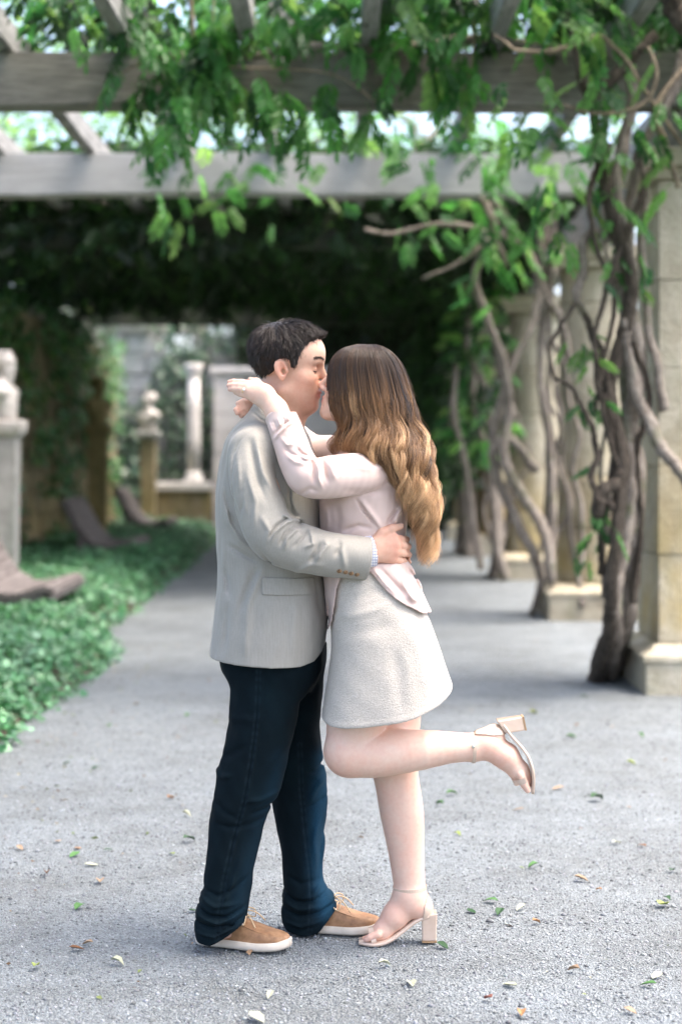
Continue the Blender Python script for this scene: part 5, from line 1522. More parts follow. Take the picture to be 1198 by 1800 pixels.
def jean_tint(V):
    C = np.tile([.0016, .0058, .0085], (len(V), 1))
    wear = np.exp(-(seg_dist(V, [(500, 1330), (470, 1420), (440, 1520), (420, 1600)], YN) / .03) ** 2) * (V[:, 1] < 4.96) * .3
    wear2 = np.exp(-(seg_dist(V, [(572, 1330), (566, 1420), (562, 1520), (575, 1590)], YF) / .03) ** 2) * (V[:, 1] > 4.95) * .75
    C = mixc(C, np.clip(wear * .5 + wear2, 0, 1), (.016, .066, .115))
    for sm, Y, side in ((SEAM_N, YN, V[:, 1] < YN), (SEAM_F, YF, (V[:, 1] > 4.95) & (V[:, 1] < YF))):
        dd = seg_dist(V, sm, Y)
        puck = .5 + .5 * np.sin(V[:, 2] * 230 + 3 * np.sin(V[:, 2] * 31))
        C = mixc(C, np.exp(-((dd - .005) / .0032) ** 2) * (.02 + .22 * puck) * side, (.03, .05, .065))
    return C
jeans = solid('jeans', jn, (-.46, 4.74, .0), (.02, 5.22, .95), .0035, M_JEANS, man, jean_tint)

# --- boat shoes
def boat_shoe(heel, toe, parent):
    heel = np.array(heel); toe = np.array(toe); L = np.linalg.norm(toe - heel); f = (toe - heel) / L; l = np.array([-f[1], f[0], 0]); up = np.array([0, 0, 1.0])
    W = lambda u, v, w: heel + f * u * L + l * v + up * w
    us = np.array([0, .03, .1, .25, .45, .62, .75, .88, .96, 1.0])
    wd = np.array([.012, .026, .034, .034, .037, .045, .047, .040, .026, .010])
    nu = 34
    u = np.linspace(0, 1, nu); u = .5 - .5 * np.cos(np.pi * u)
    ww = np.interp(u, us, wd); ww = np.convolve(np.pad(ww, 2, 'edge'), np.ones(5) / 5, 'valid')
    tip = np.interp(u, [0, .05, .7, .9, 1], [.004, 0, 0, .004, .011])
    # sole
    V, F = [], []
    ring = [(-1.07, 0), (-1.1, .006), (-1.08, .021), (-.9, .024), (.9, .024), (1.08, .021), (1.1, .006), (1.07, 0)]
    for i in range(nu):
        for a, b in ring: V.append(W(u[i] * 1.03 - .015, a * ww[i], b + tip[i]))
    k = len(ring)
    for i in range(nu - 1):
        for j in range(k): F.append((i * k + j, (i + 1) * k + j, (i + 1) * k + (j + 1) % k, i * k + (j + 1) % k))
    F.append(tuple(range(k))); F.append(tuple((nu - 1) * k + j for j in range(k))[::-1])
    root = empty('boat_shoe', tuple(heel - np.array(parent.location)), parent)
    pydata('sole', V, F, M_SOLE, root, True)
    # upper
    hs = np.interp(u, [0, .04, .12, .25, .38, .48, .6, .75, .88, .97, 1], [.04, .062, .068, .066, .078, .082, .070, .054, .046, .034, .022])
    V, F = [], []
    th = np.linspace(-1, 1, 19)
    for i in range(nu):
        for t in th:
            a = t * math.pi / 2
            x = math.sin(a); 
            sx = np.sign(x) * abs(x) ** .72
            z = abs(math.cos(a)) ** .62
            moc = .0035 * math.exp(-((abs(t) - .52) / .05) ** 2) * (1 if u[i] > .5 else 0)     # raised moccasin seam
            V.append(W(u[i], sx * ww[i] * .985, .018 + tip[i] + (hs[i] - .018) * z + moc))
    k = 19
    for i in range(nu - 1):
        for j in range(k - 1): F.append((i * k + j, i * k + j + 1, (i + 1) * k + j + 1, (i + 1) * k + j))
    F.append(tuple(range(k))[::-1]); F.append(tuple((nu - 1) * k + j for j in range(k)))
    pydata('upper', V, F, M_LEATHER, root, True)
    hf = lambda uu: float(np.interp(uu, u, hs)); wf = lambda uu: float(np.interp(uu, u, ww))
    def onup(uu, t, lift=.002):
        a = t * math.pi / 2; x = math.sin(a); sx = np.sign(x) * abs(x) ** .72
        return W(uu, sx * wf(uu) * .985, .018 + (hf(uu) - .018) * abs(math.cos(a)) ** .62 + lift)
    for s in (-1, 1):       # side lace, eyelets
        V_, F_ = tube_arrays(catmull([onup(.12, s * .62), onup(.24, s * .66), onup(.36, s * .64), onup(.46, s * .5)], 14), .0017, 6)
        from_arrays('side_lace', [(V_, F_)], M_LACE, root)
        for uu, t in ((.2, .66), (.36, .64), (.44, .46), (.52, .44)):
            dot('eyelet', onup(uu, s * t, .0005), .0042, .0016, tuple(l * s + up * .6), M_METAL, root)
    seam = [onup(.50, -.50, .0015), onup(.62, -.52, .0015), onup(.76, -.50, .0015), onup(.88, -.40, .0015), onup(.935, 0, .0015), onup(.88, .40, .0015), onup(.76, .50, .0015), onup(.62, .52, .0015), onup(.50, .50, .0015)]
    from_arrays('vamp_seam', [tube_arrays(catmull(seam, 40), .0021, 6)], M_LEATHER, root)
    from_arrays('collar_roll', [tube_arrays(catmull([onup(.02, -.5, .002), onup(.12, -.45, .003), onup(.28, -.38, .003), onup(.40, -.22, .003)], 16), .0032, 6), tube_arrays(catmull([onup(.02, .5, .002), onup(.12, .45, .003), onup(.28, .38, .003), onup(.40, .22, .003)], 16), .0032, 6)], M_LEATHER, root)
    # laces over the tongue and the bow
    lp = []
    for uu in (.43, .51):
        lp.append(tube_arrays(catmull([onup(uu, -.46), onup(uu + .02, -.2, .006), onup(uu + .03, 0, .009), onup(uu + .02, .2, .006), onup(uu, .46)], 12), .0019, 6))
    kx = onup(.47, 0, .010)
    for s in (-1, 1):
        o = lambda a, b, c: kx + f * a + l * s * b + up * c
        lp.append(tube_arrays(catmull([kx, o(.012, .018, .014), o(.03, .038, .004), o(.026, .05, -.02), o(.008, .034, -.012), kx], 20), .0019, 6))
        lp.append(tube_arrays(catmull([kx, o(.02, .012, .008), o(.042, .03, -.004), o(.06, .042, -.026)], 12), .0019, 6))
    from_arrays('lace_bow', lp, M_LACE, root)
    return root
boat_shoe((PX(349, 4.95), 4.945, .001), (PX(508, 4.86), 4.862, .001), man)
boat_shoe((PX(507, 5.07), 5.075, .001), (PX(668, 5.04), 5.045, .001), man)

# --- his hair
HAIRM = lambda n: np.tile([.007, .0045, .0033], (n, 1))
def hairline(x):
    return np.interp(x, [-.13, -.085, -.055, -.035, -.022, -.005, .010, .016, .032, .037, .046, .060, .075, .10], [-.062, -.056, -.045, -.018, .014, .024, .02, -.006, -.004, .040, .060, .074, .080, .082])
hm = Sdf()
def hair_cap(p):
    q = (p - HTm.astype(np.float32)) @ HBm / HSm
    c = np.array([-.007, 0, .036], np.float32)
    d0 = _el(q, c, (.091, .0765, .075))
    th = .006 + .005 * np.clip((q[:, 2] - .04) / .06, 0, 1) + .007 * np.clip((-q[:, 0] - .03) / .06, 0, 1)
    d = d0 - th
    d = smin(d, _rc(q, (.02, -.03, .100), (.096, .004, .078), .014, .012), .028)
    edge = q[:, 2] - hairline(q[:, 0])
    d = np.maximum(d, d0 - np.clip(edge * .9 + .004, -.004, .03))
    return (d * HSm).astype(np.float32)
hm.add(hair_cap, HTm, .2, 'u', 0)
hm.mod(lambda p, d: d + .0012 * vnoise(p * np.array([1, 1, .5], np.float32), 190, 21), HTm, .3)
solid('hair_mass', hm, HTm - .17, HTm + .17, .003, M_HAIRBASE, man, lambda V: HAIRM(len(V)))

def strands_on(fn, Bq, t, s, n, accept, flow, length, lift, rad, seed, name, parent, tint, k=9, curl=0.0):
    rg = np.random.default_rng(seed)
    q = rg.normal(size=(n * 4, 3)); q /= np.linalg.norm(q, axis=1, keepdims=True)
    q = q * np.array([.11, .088, .1]) + np.array([-.016, 0, .036])
    q = q[accept(q)][:n]
    pts = []
    L = length(q, rg)
    cur = q.copy()
    W = lambda a: (np.asarray(t) + s * (a @ Bq.T)).astype(np.float32)
    for it in range(5):
        d = fn(W(cur))
        e = .002
        gr = np.stack([fn(W(cur + np.eye(3)[i] * e)) - d for i in range(3)], 1); gr /= np.linalg.norm(gr, axis=1, keepdims=True) + 1e-9
        cur = cur - gr * (d / s)[:, None]
    cur -= gr * .004
    w0 = W(cur); nz = np.stack([vnoise(w0, 330, seed + 50 + j) for j in range(3)], 1) * .20; lf = lift * np.clip(.75 + .8 * vnoise(w0, 210, seed + 60), .15, 1.8)
    for i in range(k):
        pts.append(W(cur))
        d = fn(W(cur)); gr = np.stack([fn(W(cur + np.eye(3)[j] * .002)) - d for j in range(3)], 1); gr /= np.linalg.norm(gr, axis=1, keepdims=True) + 1e-9
        v = flow(cur, rg) + nz
        v = v - gr * (v * gr).sum(1, keepdims=True)
        v /= np.linalg.norm(v, axis=1, keepdims=True) + 1e-9
        u_ = i / (k - 1)
        cur = cur + v * (L / (k - 1))[:, None]
        d = fn(W(cur)) / s
        cur = cur - gr * (d - lf * (1.0 * u_ - .15))[:, None] * .9
    S = np.stack(pts, 1)
    return hair(name, S, rad * rg.uniform(.7, 1.3, len(S)), M_HAIR, parent, tint(S, rg))
FL = np.random.default_rng(5).normal(size=(4000, 3))
def m_flow(q, rg):
    crown = np.array([-.055, -.01, .12])
    v = q - crown
    v = v / (np.linalg.norm(v, axis=1, keepdims=True) + 1e-6)
    top = np.clip((q[:, 2] - .06) / .04, 0, 1)[:, None] * np.clip((q[:, 0] + .02) / .05, 0, 1)[:, None]
    v = v * (1 - .5 * top) + top * np.array([.7, -.35, -.1])
    side = np.clip(.07 - q[:, 2], 0, .05)[:, None] / .05
    v = v + side * np.array([-.25, 0, -.7]) + np.clip(-q[:, 0] - .04, 0, .05)[:, None] / .05 * np.array([0, 0, -1.0])
    return v + rg.normal(size=q.shape) * .10
tint_m = lambda S, rg: np.clip(np.array([.016, .0092, .006]) * rg.uniform(.4, 2.2, (len(S), 1, 1)) * np.ones(S.shape), 0, 1)
strands_on(hm, HBm, HTm, HSm, 7500, lambda q: q[:, 2] > hairline(q[:, 0]) - .004, m_flow, lambda q, rg: rg.uniform(.025, .055, len(q)) * np.where(q[:, 2] > .07, 1.25, .65) * np.clip((q[:, 2] - hairline(q[:, 0])) / .03, .3, 1), .012, .0007, 3, 'hair', man, tint_m)
def brow(Bq, t, s, col, parent, n=130, seed=1, z0=.024):
    rg = np.random.default_rng(seed); St = []
    for sd in (-1, 1):
        y = rg.uniform(.010, .052, n); z = z0 + .006 * np.sin((y - .01) / .042 * 2.6) + rg.normal(0, .0019, n)
        x = face_x(Bq, t, s, n < 100, y, z) + .0012
        for i in range(5):
            u_ = i / 4
            St.append(np.stack([x - .004 * u_ * (y / .04), sd * (y + .006 * u_), z + .002 * u_], 1))
    St = np.array(St).reshape(2, 5, n, 3).transpose(0, 2, 1, 3).reshape(-1, 5, 3)
    S = np.asarray(t) + s * (St @ Bq.T)
    hair('eyebrows', S, .00045, M_HAIR, parent, np.ones(S.shape) * np.array(col))
brow(HBm, HTm, HSm, (.04, .022, .014), man)

# ------------------------------------------------------------------ THE WOMAN
YW = 4.905
wom = empty('person', (PX(650, YW), YW, 0))
tag(wom, 'person with long wavy blonde hair, blush blouse and cream tweed skirt, one heel kicked up', 'person', 'couple kissing on the gravel path')
HBw = basis(R(180 - 6), R(17), R(-6)); HTw = P(633, 675, 4.893); HSw = 0.985

wb_ = Sdf()
Wr = lambda py, l, r, b, yc=YW: (PZ(py, yc), PX(l, yc), PX(r, yc), yc - b, yc + b)
wb_.rows([Wr(765, 606, 652, .05), Wr(795, 590, 690, .12), Wr(850, 576, 702, .135), Wr(900, 572, 704, .13), Wr(975, 580, 700, .115), Wr(1060, 590, 730, .15), Wr(1130, 596, 735, .16), Wr(1180, 600, 725, .14)])
wb_.cone(P(638, 775, 4.90), P(626, 705, 4.888), .056, .052, k=.03)
wb_.add(head_fn(HBw, HTw, HSw, True), HTw, .17, 'u', .02)
# raised near leg
wb_.chain(fist((655, 1120, 4.85), (630, 1245, 4.835), (614, 1321, 4.825)), [.085, .081, .072], k=.04)
cf = catmull(np.hstack([np.array(fist((614, 1321, 4.82), (650, 1324, 4.82), (690, 1322, 4.825), (740, 1318, 4.83), (790, 1314, 4.84), (832, 1314, 4.845))), np.array([.0715, .069, .0645, .0565, .0445, .0385])[:, None]]), 11)
wb_.chain(list(cf[:, :3]), list(cf[:, 3]), k=.009)
wb_.chain(fist((832, 1314, 4.845), (852, 1307, 4.848), (868, 1293, 4.85)), [.038, .037, .030], k=.012)
wb_.chain(fist((856, 1310, 4.848), (888, 1329, 4.85), (912, 1356, 4.85), (921, 1371, 4.85)), [.040, .036, .027, .020], k=.015)
for i in range(5):
    yy = 4.85 + (i - 2) * .0145 + .002
    wb_.chain(fist((915, 1362, yy), (922 - .6 * abs(i - 1), 1379 - 1.2 * i, yy), (926.5, 1389 - 2.2 * i, yy)), [.0125, .010 if i else .012, .0075 if i else .009], k=.004)
# standing leg
wb_.chain(fist((668, 1120, 4.965), (682, 1260, 4.962), (692, 1345, 4.96)), [.10, .085, .066], k=.04)
st_ = catmull(np.hstack([np.array(fist((692, 1345, 4.96), (699, 1385, 4.96), (706, 1430, 4.962), (713, 1490, 4.962), (718, 1545, 4.96), (720, 1570, 4.958))), np.array([.0665, .064, .0635, .0535, .0465, .0455])[:, None]]), 11)
wb_.chain(list(st_[:, :3]), list(st_[:, 3]), k=.012)
wb_.chain(fist((720, 1570, 4.958), (728, 1588, 4.958), (739, 1597, 4.958)), [.045, .042, .033], k=.012)
wb_.chain(fist((715, 1580, 4.957), (694, 1610, 4.953), (672, 1636, 4.95), (658, 1645, 4.948)), [.042, .036, .026, .019], k=.018)
for i in range(5):
    yy = 4.948 + (i - 2) * .0145
    wb_.chain(fist((664, 1642, yy), (650 + .8 * i, 1648, yy), (638 + 2.5 * (4 - i) * .6, 1652, yy)), [.0125, .0098 if i < 4 else .0125, .0075 if i < 4 else .0095], k=.004)
# near arm and hand with the ring
wb_.chain(fist((670, 830, 4.82), (537, 842, 4.70), (488, 728, 4.785)), [.046, .040, .030], k=.02)
wwr = P(484, 718, 4.79)
wb_.chain([P(494, 742, 4.78), wwr, P(462, 694, 4.815)], [.031, .0285, .032], k=.015, flat=((0.3, 1, 0), .75))
wkn = fist((441, 675, 4.838), (437, 681, 4.828), (436, 688, 4.822), (441, 697, 4.822))
for i, k_ in enumerate(wkn): wb_.cone(P(470, 700, 4.807) + np.array([0, 0, (1.5 - i) * .008]), k_, .019, .0118, k=.012)
wfi = [[(424, 672, 4.856), (411, 671, 4.868), (403, 671.5, 4.878)], [(421, 678, 4.846), (410, 677.5, 4.858), (402, 678, 4.868)],
       [(422, 685, 4.838), (411, 684, 4.852), (404, 684.5, 4.862)], [(429, 694, 4.832), (421, 692, 4.845), (414, 690, 4.857)]]
for k_, f_ in zip(wkn, wfi): wb_.chain([k_] + fist(*f_), [.0108, .0092, .0082, .0068], k=.003)
wb_.chain(fist((468, 690, 4.82), (450, 672, 4.852), (440, 668, 4.876)), [.018, .012, .009], k=.008)
# far arm and hand
wb_.chain(fist((625, 822, 5.0), (545, 800, 5.09), (480, 742, 5.03)), [.046, .040, .030], k=.02)
wb_.chain(fist((480, 742, 5.03), (458, 722, 5.0)), [.027, .028], k=.012)
for i, f_ in enumerate([[(440, 706, 4.985), (427, 706, 4.955), (418, 709, 4.935)], [(438, 713, 4.98), (424, 714, 4.945), (414, 720, 4.922)], [(438, 720, 4.975), (426, 721, 4.94), (417, 726, 4.92)], [(441, 727, 4.975), (431, 728, 4.945), (424, 731, 4.93)]]):
    wb_.chain([P(458, 716 + 3 * i, 4.995)] + fist(*f_), [.016, .0105, .009, .0072], k=.005)
def wom_tint(V):
    C = np.tile(SKIN_W, (len(V), 1))
    C = head_tint(V, C, HBw, HTw, HSw, True)
    for c, r_, w in ((P(605, 1345, 4.80), .05, .25), (P(921, 1378, 4.85), .03, .5), (P(648, 1648, 4.95), .04, .45), (P(700, 1610, 4.93), .05, .15), (P(880, 1320, 4.82), .05, .2), (P(405, 678, 4.87), .02, .5), (P(735, 1595, 4.94), .03, .25), (P(416, 722, 4.93), .02, .5)):
        C = mixc(C, w * np.exp(-(np.linalg.norm(V - c, axis=1) / r_) ** 2), (.70, .29, .21))
    return C
wom_body = solid('body', wb_, (-.35, 4.60, -.01), (.60, 5.16, 1.72), .0035, M_SKIN, wom, wom_tint)
for sd in (-1, 1): lash_line(HBw, HTw, HSw, sd, wom, .0015)
brow(HBw, HTw, HSw, (.07, .04, .022), wom, 90, 4)

# ring
rc_ = P(433.5, 682.5, 4.829)
dirf = P(422, 685, 4.838) - P(436, 688, 4.822); dirf /= np.linalg.norm(dirf)
rc_ = P(430, 686.6, 4.829)
a_ = np.cross(dirf, [0, 0, 1.0]); a_ /= np.linalg.norm(a_); b_ = np.cross(dirf, a_)
pts = [rc_ + .0108 * (math.cos(t) * a_ + math.sin(t) * b_) for t in np.linspace(0, 2 * math.pi, 25)]
ring = from_arrays('ring', [tube_arrays(pts, .0012, 6)], M_GOLD, wom)
dot('ring_stone', rc_ + np.array([-.001, -.0125, .003]), .0042, .003, (0, -1, .2), M_GEM, ring)

# --- skirt
sk = Sdf()
SK = [Wr(985, 575, 708, .135), Wr(1010, 574, 716, .15), Wr(1050, 577, 737, .175), Wr(1090, 580, 755, .19), Wr(1140, 581, 773, .202), Wr(1190, 576, 788, .212), Wr(1240, 569, 801, .220), Wr(1290, 566, 814, .228)]
skr = sk.rows(SK, n=2.7)
SH = [(550, 1270), (566, 1268), (600, 1266), (640, 1261), (690, 1252), (725, 1244), (765, 1229), (800, 1212), (830, 1196)]
sx = np.array([PX(a, YW - .1) for a, _ in SH]); sz = np.array([PZ(b, YW - .15) for _, b in SH])
sk.mod(lambda p, d: d + .006 * np.sin((p[:, 0] * 30) + 1.0 + 8 * (p[:, 1] - YW)) * np.clip((PZ(1120, YW) - p[:, 2]) / .25, 0, 1) , P(680, 1150, YW), 1)
def skhem(p, d):
    z = np.interp(p[:, 0], sx, sz) + (p[:, 1] - YW) * .10
    roll = d - .0012 * np.exp(-((p[:, 2] - z - .008) / .008) ** 2)
    d = np.maximum(roll, (z - p[:, 2]) * .93)
    return np.maximum(d, -np.maximum(roll + .008, p[:, 2] - (z + .06)))
s2 = lambda pts, w, h: sk.fold([P(a, b, 4.75) for a, b in pts], w, h, y_max=4.93)
s2([(582, 1085), (620, 1080), (660, 1070), (690, 1055)], .012, .003); s2([(600, 1110), (650, 1105), (700, 1095)], .02, -.003); s2([(720, 1100), (745, 1160), (752, 1225)], .022, .006); s2([(690, 1130), (700, 1190), (704, 1245)], .022, -.005); s2([(590, 1060), (640, 1045), (680, 1030)], .014, -.003)
sk.mod(lambda p, d: d + .0007 * vnoise(p, 40, 31), P(680, 1150, YW), 1)
sk.mod(skhem, P(680, 1200, YW), 1)
skirt = solid('skirt', sk, (-.10, 4.62, .62), (.42, 5.18, 1.14), .0035, M_TWEED, wom)

# --- blouse
bl = Sdf()
bl.rows([Wr(768, 606, 660, .062), Wr(785, 590, 690, .115), Wr(805, 578, 706, .15), Wr(840, 567, 713, .165), Wr(880, 561, 716, .162), Wr(920, 562, 715, .152), Wr(955, 565, 711, .142), Wr(985, 569, 710, .138), Wr(1020, 574, 718, .150)], n=2.2)
BS = catmull(np.hstack([np.array(fist((674, 828, 4.835), (636, 833, 4.76), (585, 838, 4.705), (545, 841, 4.695), (528, 822, 4.705), (512, 782, 4.742), (497, 742, 4.778), (491, 728, 4.787))), np.array([.058, .060, .0585, .055, .051, .049, .045, .043])[:, None]]), 84)
bl.chain(list(BS[:, :3]), list(BS[:, 3]), k=.02)
BF = catmull(np.hstack([np.array(fist((640, 825, 4.995), (590, 800, 5.06), (545, 795, 5.09), (510, 765, 5.06), (484, 745, 5.03))), np.array([.064, .058, .054, .05, .044])[:, None]]), 9)
bl.chain(list(BF[:, :3]), list(BF[:, 3]), k=.02)
# loose tail over the skirt, cut in a curve
TAIL = [(550, 1128), (566, 1124), (574, 1117), (582, 1100), (587, 1070), (592, 1030), (604, 1000), (636, 992), (655, 1010), (672, 1030), (690, 1047), (712, 1063), (735, 1075), (756, 1081), (790, 1085)]
tx = np.array([PX(a, 4.80) for a, _ in TAIL]); tz = np.array([PZ(b, 4.78) for _, b in TAIL])
def tailfn(p):
    d = skr(p) - .009 - .006 * np.clip((p[:, 0] - PX(690, YW)) / .08, 0, 1)
    z = np.interp(p[:, 0], tx, tz)
    d = np.maximum(d, (z - p[:, 2]) * .75)
    return np.maximum(d, p[:, 2] - PZ(985, YW)).astype(np.float32)
bl.add(tailfn, P(660, 1060, YW), .45, 'u', .012)
b2 = lambda pts, w, h, Y=4.72, ym=4.90: bl.fold([P(a, b, Y) for a, b in pts], w * .85, h * 1.4, y_max=ym)
# sleeve creases round the elbow
for a in [([(553, 806), (560, 822), (561, 842), (567, 858)], .0055, .008), ([(545, 803), (551, 825), (553, 850)], .006, -.006), ([(566, 806), (571, 828), (577, 848)], .006, -.007), ([(575, 808), (583, 822), (590, 845)], .008, .005),
          ([(529, 800), (538, 806), (548, 806)], .005, .007), ([(521, 786), (530, 797), (543, 803)], .005, -.007), ([(505, 800), (520, 812), (540, 815)], .007, .004), ([(500, 785), (512, 798), (530, 803)], .006, -.004),
          ([(528, 868), (545, 858), (560, 862)], .007, -.004), ([(600, 812), (640, 822), (680, 820)], .012, .003), ([(600, 862), (650, 866), (695, 862)], .010, -.003), ([(640, 800), (655, 810), (660, 830)], .012, -.004), ([(495, 770), (505, 782), (521, 780)], .006, .004)]:
    b2(*a)
# cuff band edge, gathers
b2([(482, 772), (492, 760), (506, 747), (521, 738)], .0042, .0055); b2([(480, 766), (490, 754), (503, 742), (518, 734)], .0035, -.005)
for i in range(6):
    t_ = i / 5; b2([(472 + 40 * t_, 742 - 18 * t_), (479 + 38 * t_, 760 - 20 * t_)], .0032, -.003 if i % 2 else .003)
# body drape
for a in [([(626, 878), (645, 905), (663, 928)], .0050, -.006), ([(633, 880), (655, 908), (675, 935)], .010, .005), ([(700, 895), (688, 910), (682, 926)], .006, -.006), ([(712, 890), (700, 905), (694, 925)], .010, .008), ([(572, 890), (575, 920), (572, 940)], .010, .004), ([(590, 885), (595, 915), (590, 942)], .012, -.003),
          ([(600, 935), (630, 925), (655, 930)], .008, -.004), ([(715, 1000), (722, 1030), (735, 1050), (748, 1048)], .010, -.0045), ([(705, 1000), (712, 1030), (727, 1053), (745, 1060)], .008, .008), ([(722, 995), (738, 1020), (750, 1050)], .008, .007), ([(668, 1000), (690, 1025), (712, 1045)], .007, -.004), ([(655, 1000), (680, 1030), (700, 1048)], .005, .004), ([(690, 1000), (715, 1045), (735, 1065)], .010, .004), ([(576, 1060), (578, 1090), (572, 1115)], .006, -.005)]:
    b2(*a, ym=4.96)
bl.mod(lambda p, d: d + .0016 * vnoise(p, 34, 41) + .0006 * vnoise(p, 110, 42), P(630, 900, YW), 1)
def bl_cuff(p, d):
    c = P(490, 727, 4.788); ax = c - P(500, 748, 4.775); ax = ax / np.linalg.norm(ax)
    e = p - c; al = e @ ax; r = np.linalg.norm(e - al[:, None] * ax, axis=1)
    near = (r < .075) & (al > -.04)
    d = np.where(near, np.maximum(d, al), d)
    return np.where(near, np.maximum(d, -np.maximum(r - .036, -(al + .02))), d)
bl.mod(bl_cuff, P(490, 727, 4.788), .12)
blouse = solid('blouse', bl, (-.26, 4.60, .86), (.34, 5.18, 1.50), .0035, M_BLOUSE, wom)

# --- sandals
def poly_patch(name, poly, yr, Y, off, parent, m=M_PATENT):
    return patch(name, wb_, poly, yr, off, .003, m, parent, Y)
def ribbon(name, pts, half, thick, m, parent, k=24, widths=None, side=np.array([0, 1.0, 0])):
    """a band: runs along pts, as wide as half along 'side', with thickness"""
    c = catmull(pts, k); T = np.gradient(c, axis=0); T /= np.linalg.norm(T, axis=1, keepdims=True)
    wv = np.interp(np.linspace(0, 1, k), np.linspace(0, 1, len(widths)), widths) if widths is not None else np.full(k, half)
    wv = np.convolve(np.pad(wv, 2, 'edge'), np.ones(5) / 5, 'valid')
    N_ = np.cross(T, side); N_ /= np.linalg.norm(N_, axis=1, keepdims=True)
    V, F = [], []
    prof = [(-1, -.5), (-1.0, .5), (-.5, .62), (.5, .62), (1.0, .5), (1, -.5)]
    for i in range(k):
        for a, b in prof: V.append(c[i] + side * wv[i] * a + N_[i] * thick * b)
    n_ = len(prof)
    for i in range(k - 1):
        for j in range(n_): F.append((i * n_ + j, i * n_ + (j + 1) % n_, (i + 1) * n_ + (j + 1) % n_, (i + 1) * n_ + j))
    F.append(tuple(range(n_))[::-1]); F.append(tuple((k - 1) * n_ + j for j in range(n_)))
    return pydata(name, V, F, m, parent, True)
def hoop(name, c, ax, r, w, t, m, parent, a1=2 * math.pi, a0=0, squash=1.0, ref=(0, 1, 0)):
    """strap round a limb: a flat band on a circle about axis ax"""
    c = np.asarray(c); ax = np.asarray(ax, float); ax /= np.linalg.norm(ax)
    e1 = np.asarray(ref, float); e1 -= ax * (e1 @ ax); e1 /= np.linalg.norm(e1); e2 = np.cross(ax, e1)
    V, F = [], []; k = 40; full = abs(a1 - a0 - 2 * math.pi) < 1e-6
    for i in range(k):
        a = a0 + (a1 - a0) * i / (k if full else k - 1); d = math.cos(a) * e1 + squash * math.sin(a) * e2
        for s_, q in ((-1, 0), (-1, 1), (1, 1), (1, 0)): V.append(c + d * (r + t * q) + ax * w * s_ / 2)
    for i in range(k if full else k - 1):
        for j in range(4): F.append((i * 4 + j, i * 4 + (j + 1) % 4, ((i + 1) % k) * 4 + (j + 1) % 4, ((i + 1) % k) * 4 + j))
    if not full: F.append((0, 1, 2, 3)); F.append(((k - 1) * 4 + 3, (k - 1) * 4 + 2, (k - 1) * 4 + 1, (k - 1) * 4))
    return pydata(name, V, F, m, parent)
def heel_block(quad_top, quad_bot, yc, wt, wb2, parent):
    """block heel between an upper and a lower edge seen from the side: each ((px,py),(px,py))"""
    V = []
    for (e, hw) in ((quad_top, wt), (quad_bot, wb2)):
        for (a, b), s_ in ((e[0], -1), (e[1], -1), (e[1], 1), (e[0], 1)):
            q = P(a, b, yc); q[1] = yc + s_ * hw; V.append(q)
    o = pydata('heel', V, [(0, 1, 2, 3), (7, 6, 5, 4), (0, 4, 5, 1), (1, 5, 6, 2), (2, 6, 7, 3), (3, 7, 4, 0)], M_PATENT, parent)
    bv = o.modifiers.new('round', 'BEVEL'); bv.width = .004; bv.segments = 3
    V2 = []
    V = np.array(V)
    for q in range(4):
        d = V[4 + q] - V[q]; d = d / np.linalg.norm(d); V2.append(V[4 + q] - d * .0005)
    cen = np.mean(V2, axis=0)
    V2 = [cen + (v - cen) * 1.01 for v in V2]; dirn = np.mean(V[4:], 0) - np.mean(V[:4], 0); dirn /= np.linalg.norm(dirn)
    V3 = V2 + [v + dirn * .005 for v in V2]
    pydata('heel_tip', V3, [(3, 2, 1, 0), (4, 5, 6, 7), (0, 1, 5, 4), (1, 2, 6, 5), (2, 3, 7, 6), (3, 0, 4, 7)], M_HEELTIP, o)
    return o
sR = empty('sandal', tuple(P(720, 1640, 4.955) - np.array(wom.location)), wom)
ribbon('sole', fist((764, 1606, 4.957), (748, 1609, 4.957), (730, 1616, 4.956), (708, 1632, 4.954), (688, 1646, 4.952), (668, 1653.5, 4.95), (648, 1655, 4.948), (630, 1654, 4.947)), .03, .0085, M_PATENT, sR, 30, [.022, .027, .029, .029, .033, .041, .043, .038, .020])
heel_block(((740, 1606), (767, 1602)), ((741, 1651), (766, 1651)), 4.957, .026, .022, sR)
poly_patch('heel_cup', [(749, 1556), (757, 1570), (766, 1592), (768, 1612), (733, 1618), (741, 1598), (746, 1578)], (4.88, 5.04), 4.95, .0042, sR)
hoop('ankle_strap', P(719.5, 1560, 4.96), (-.05, 0, 1), .0475, .010, .0024, M_PATENT, sR)
hoop('toe_strap', P(657, 1650, 4.949), (.9, 0, .25), .0375, .015, .0025, M_PATENT, sR, math.pi, 0, .86)
sL = empty('sandal', tuple(P(890, 1320, 4.85) - np.array(wom.location)), wom)
ribbon('sole', fist((876, 1266, 4.85), (886, 1277, 4.85), (897, 1292, 4.85), (914, 1311, 4.85), (927, 1330, 4.85), (933.5, 1352, 4.85), (935, 1372, 4.85), (934.5, 1393, 4.85)), .03, .0075, M_PATENT, sL, 30, [.022, .027, .029, .029, .033, .041, .042, .036, .020])
heel_block(((871, 1265), (886, 1287)), ((916, 1258), (921, 1282)), 4.85, .026, .022, sL)
poly_patch('heel_cup', [(832, 1289), (845, 1272), (862, 1262), (880, 1266), (889, 1291), (868, 1291)], (4.77, 4.93), 4.84, .0042, sL)
hoop('ankle_strap', P(832, 1315, 4.845), (1, 0, -.04), .0405, .010, .0024, M_PATENT, sL)
dot('buckle', P(831, 1312, 4.80) + np.array([0, -.002, 0]), .0058, .0025, (0, -1, 0), M_METAL, sL)
hoop('toe_strap', P(921, 1366, 4.85), (-.42, 0, .9), .041, .016, .0025, M_PATENT, sL, math.pi, 0, .84)

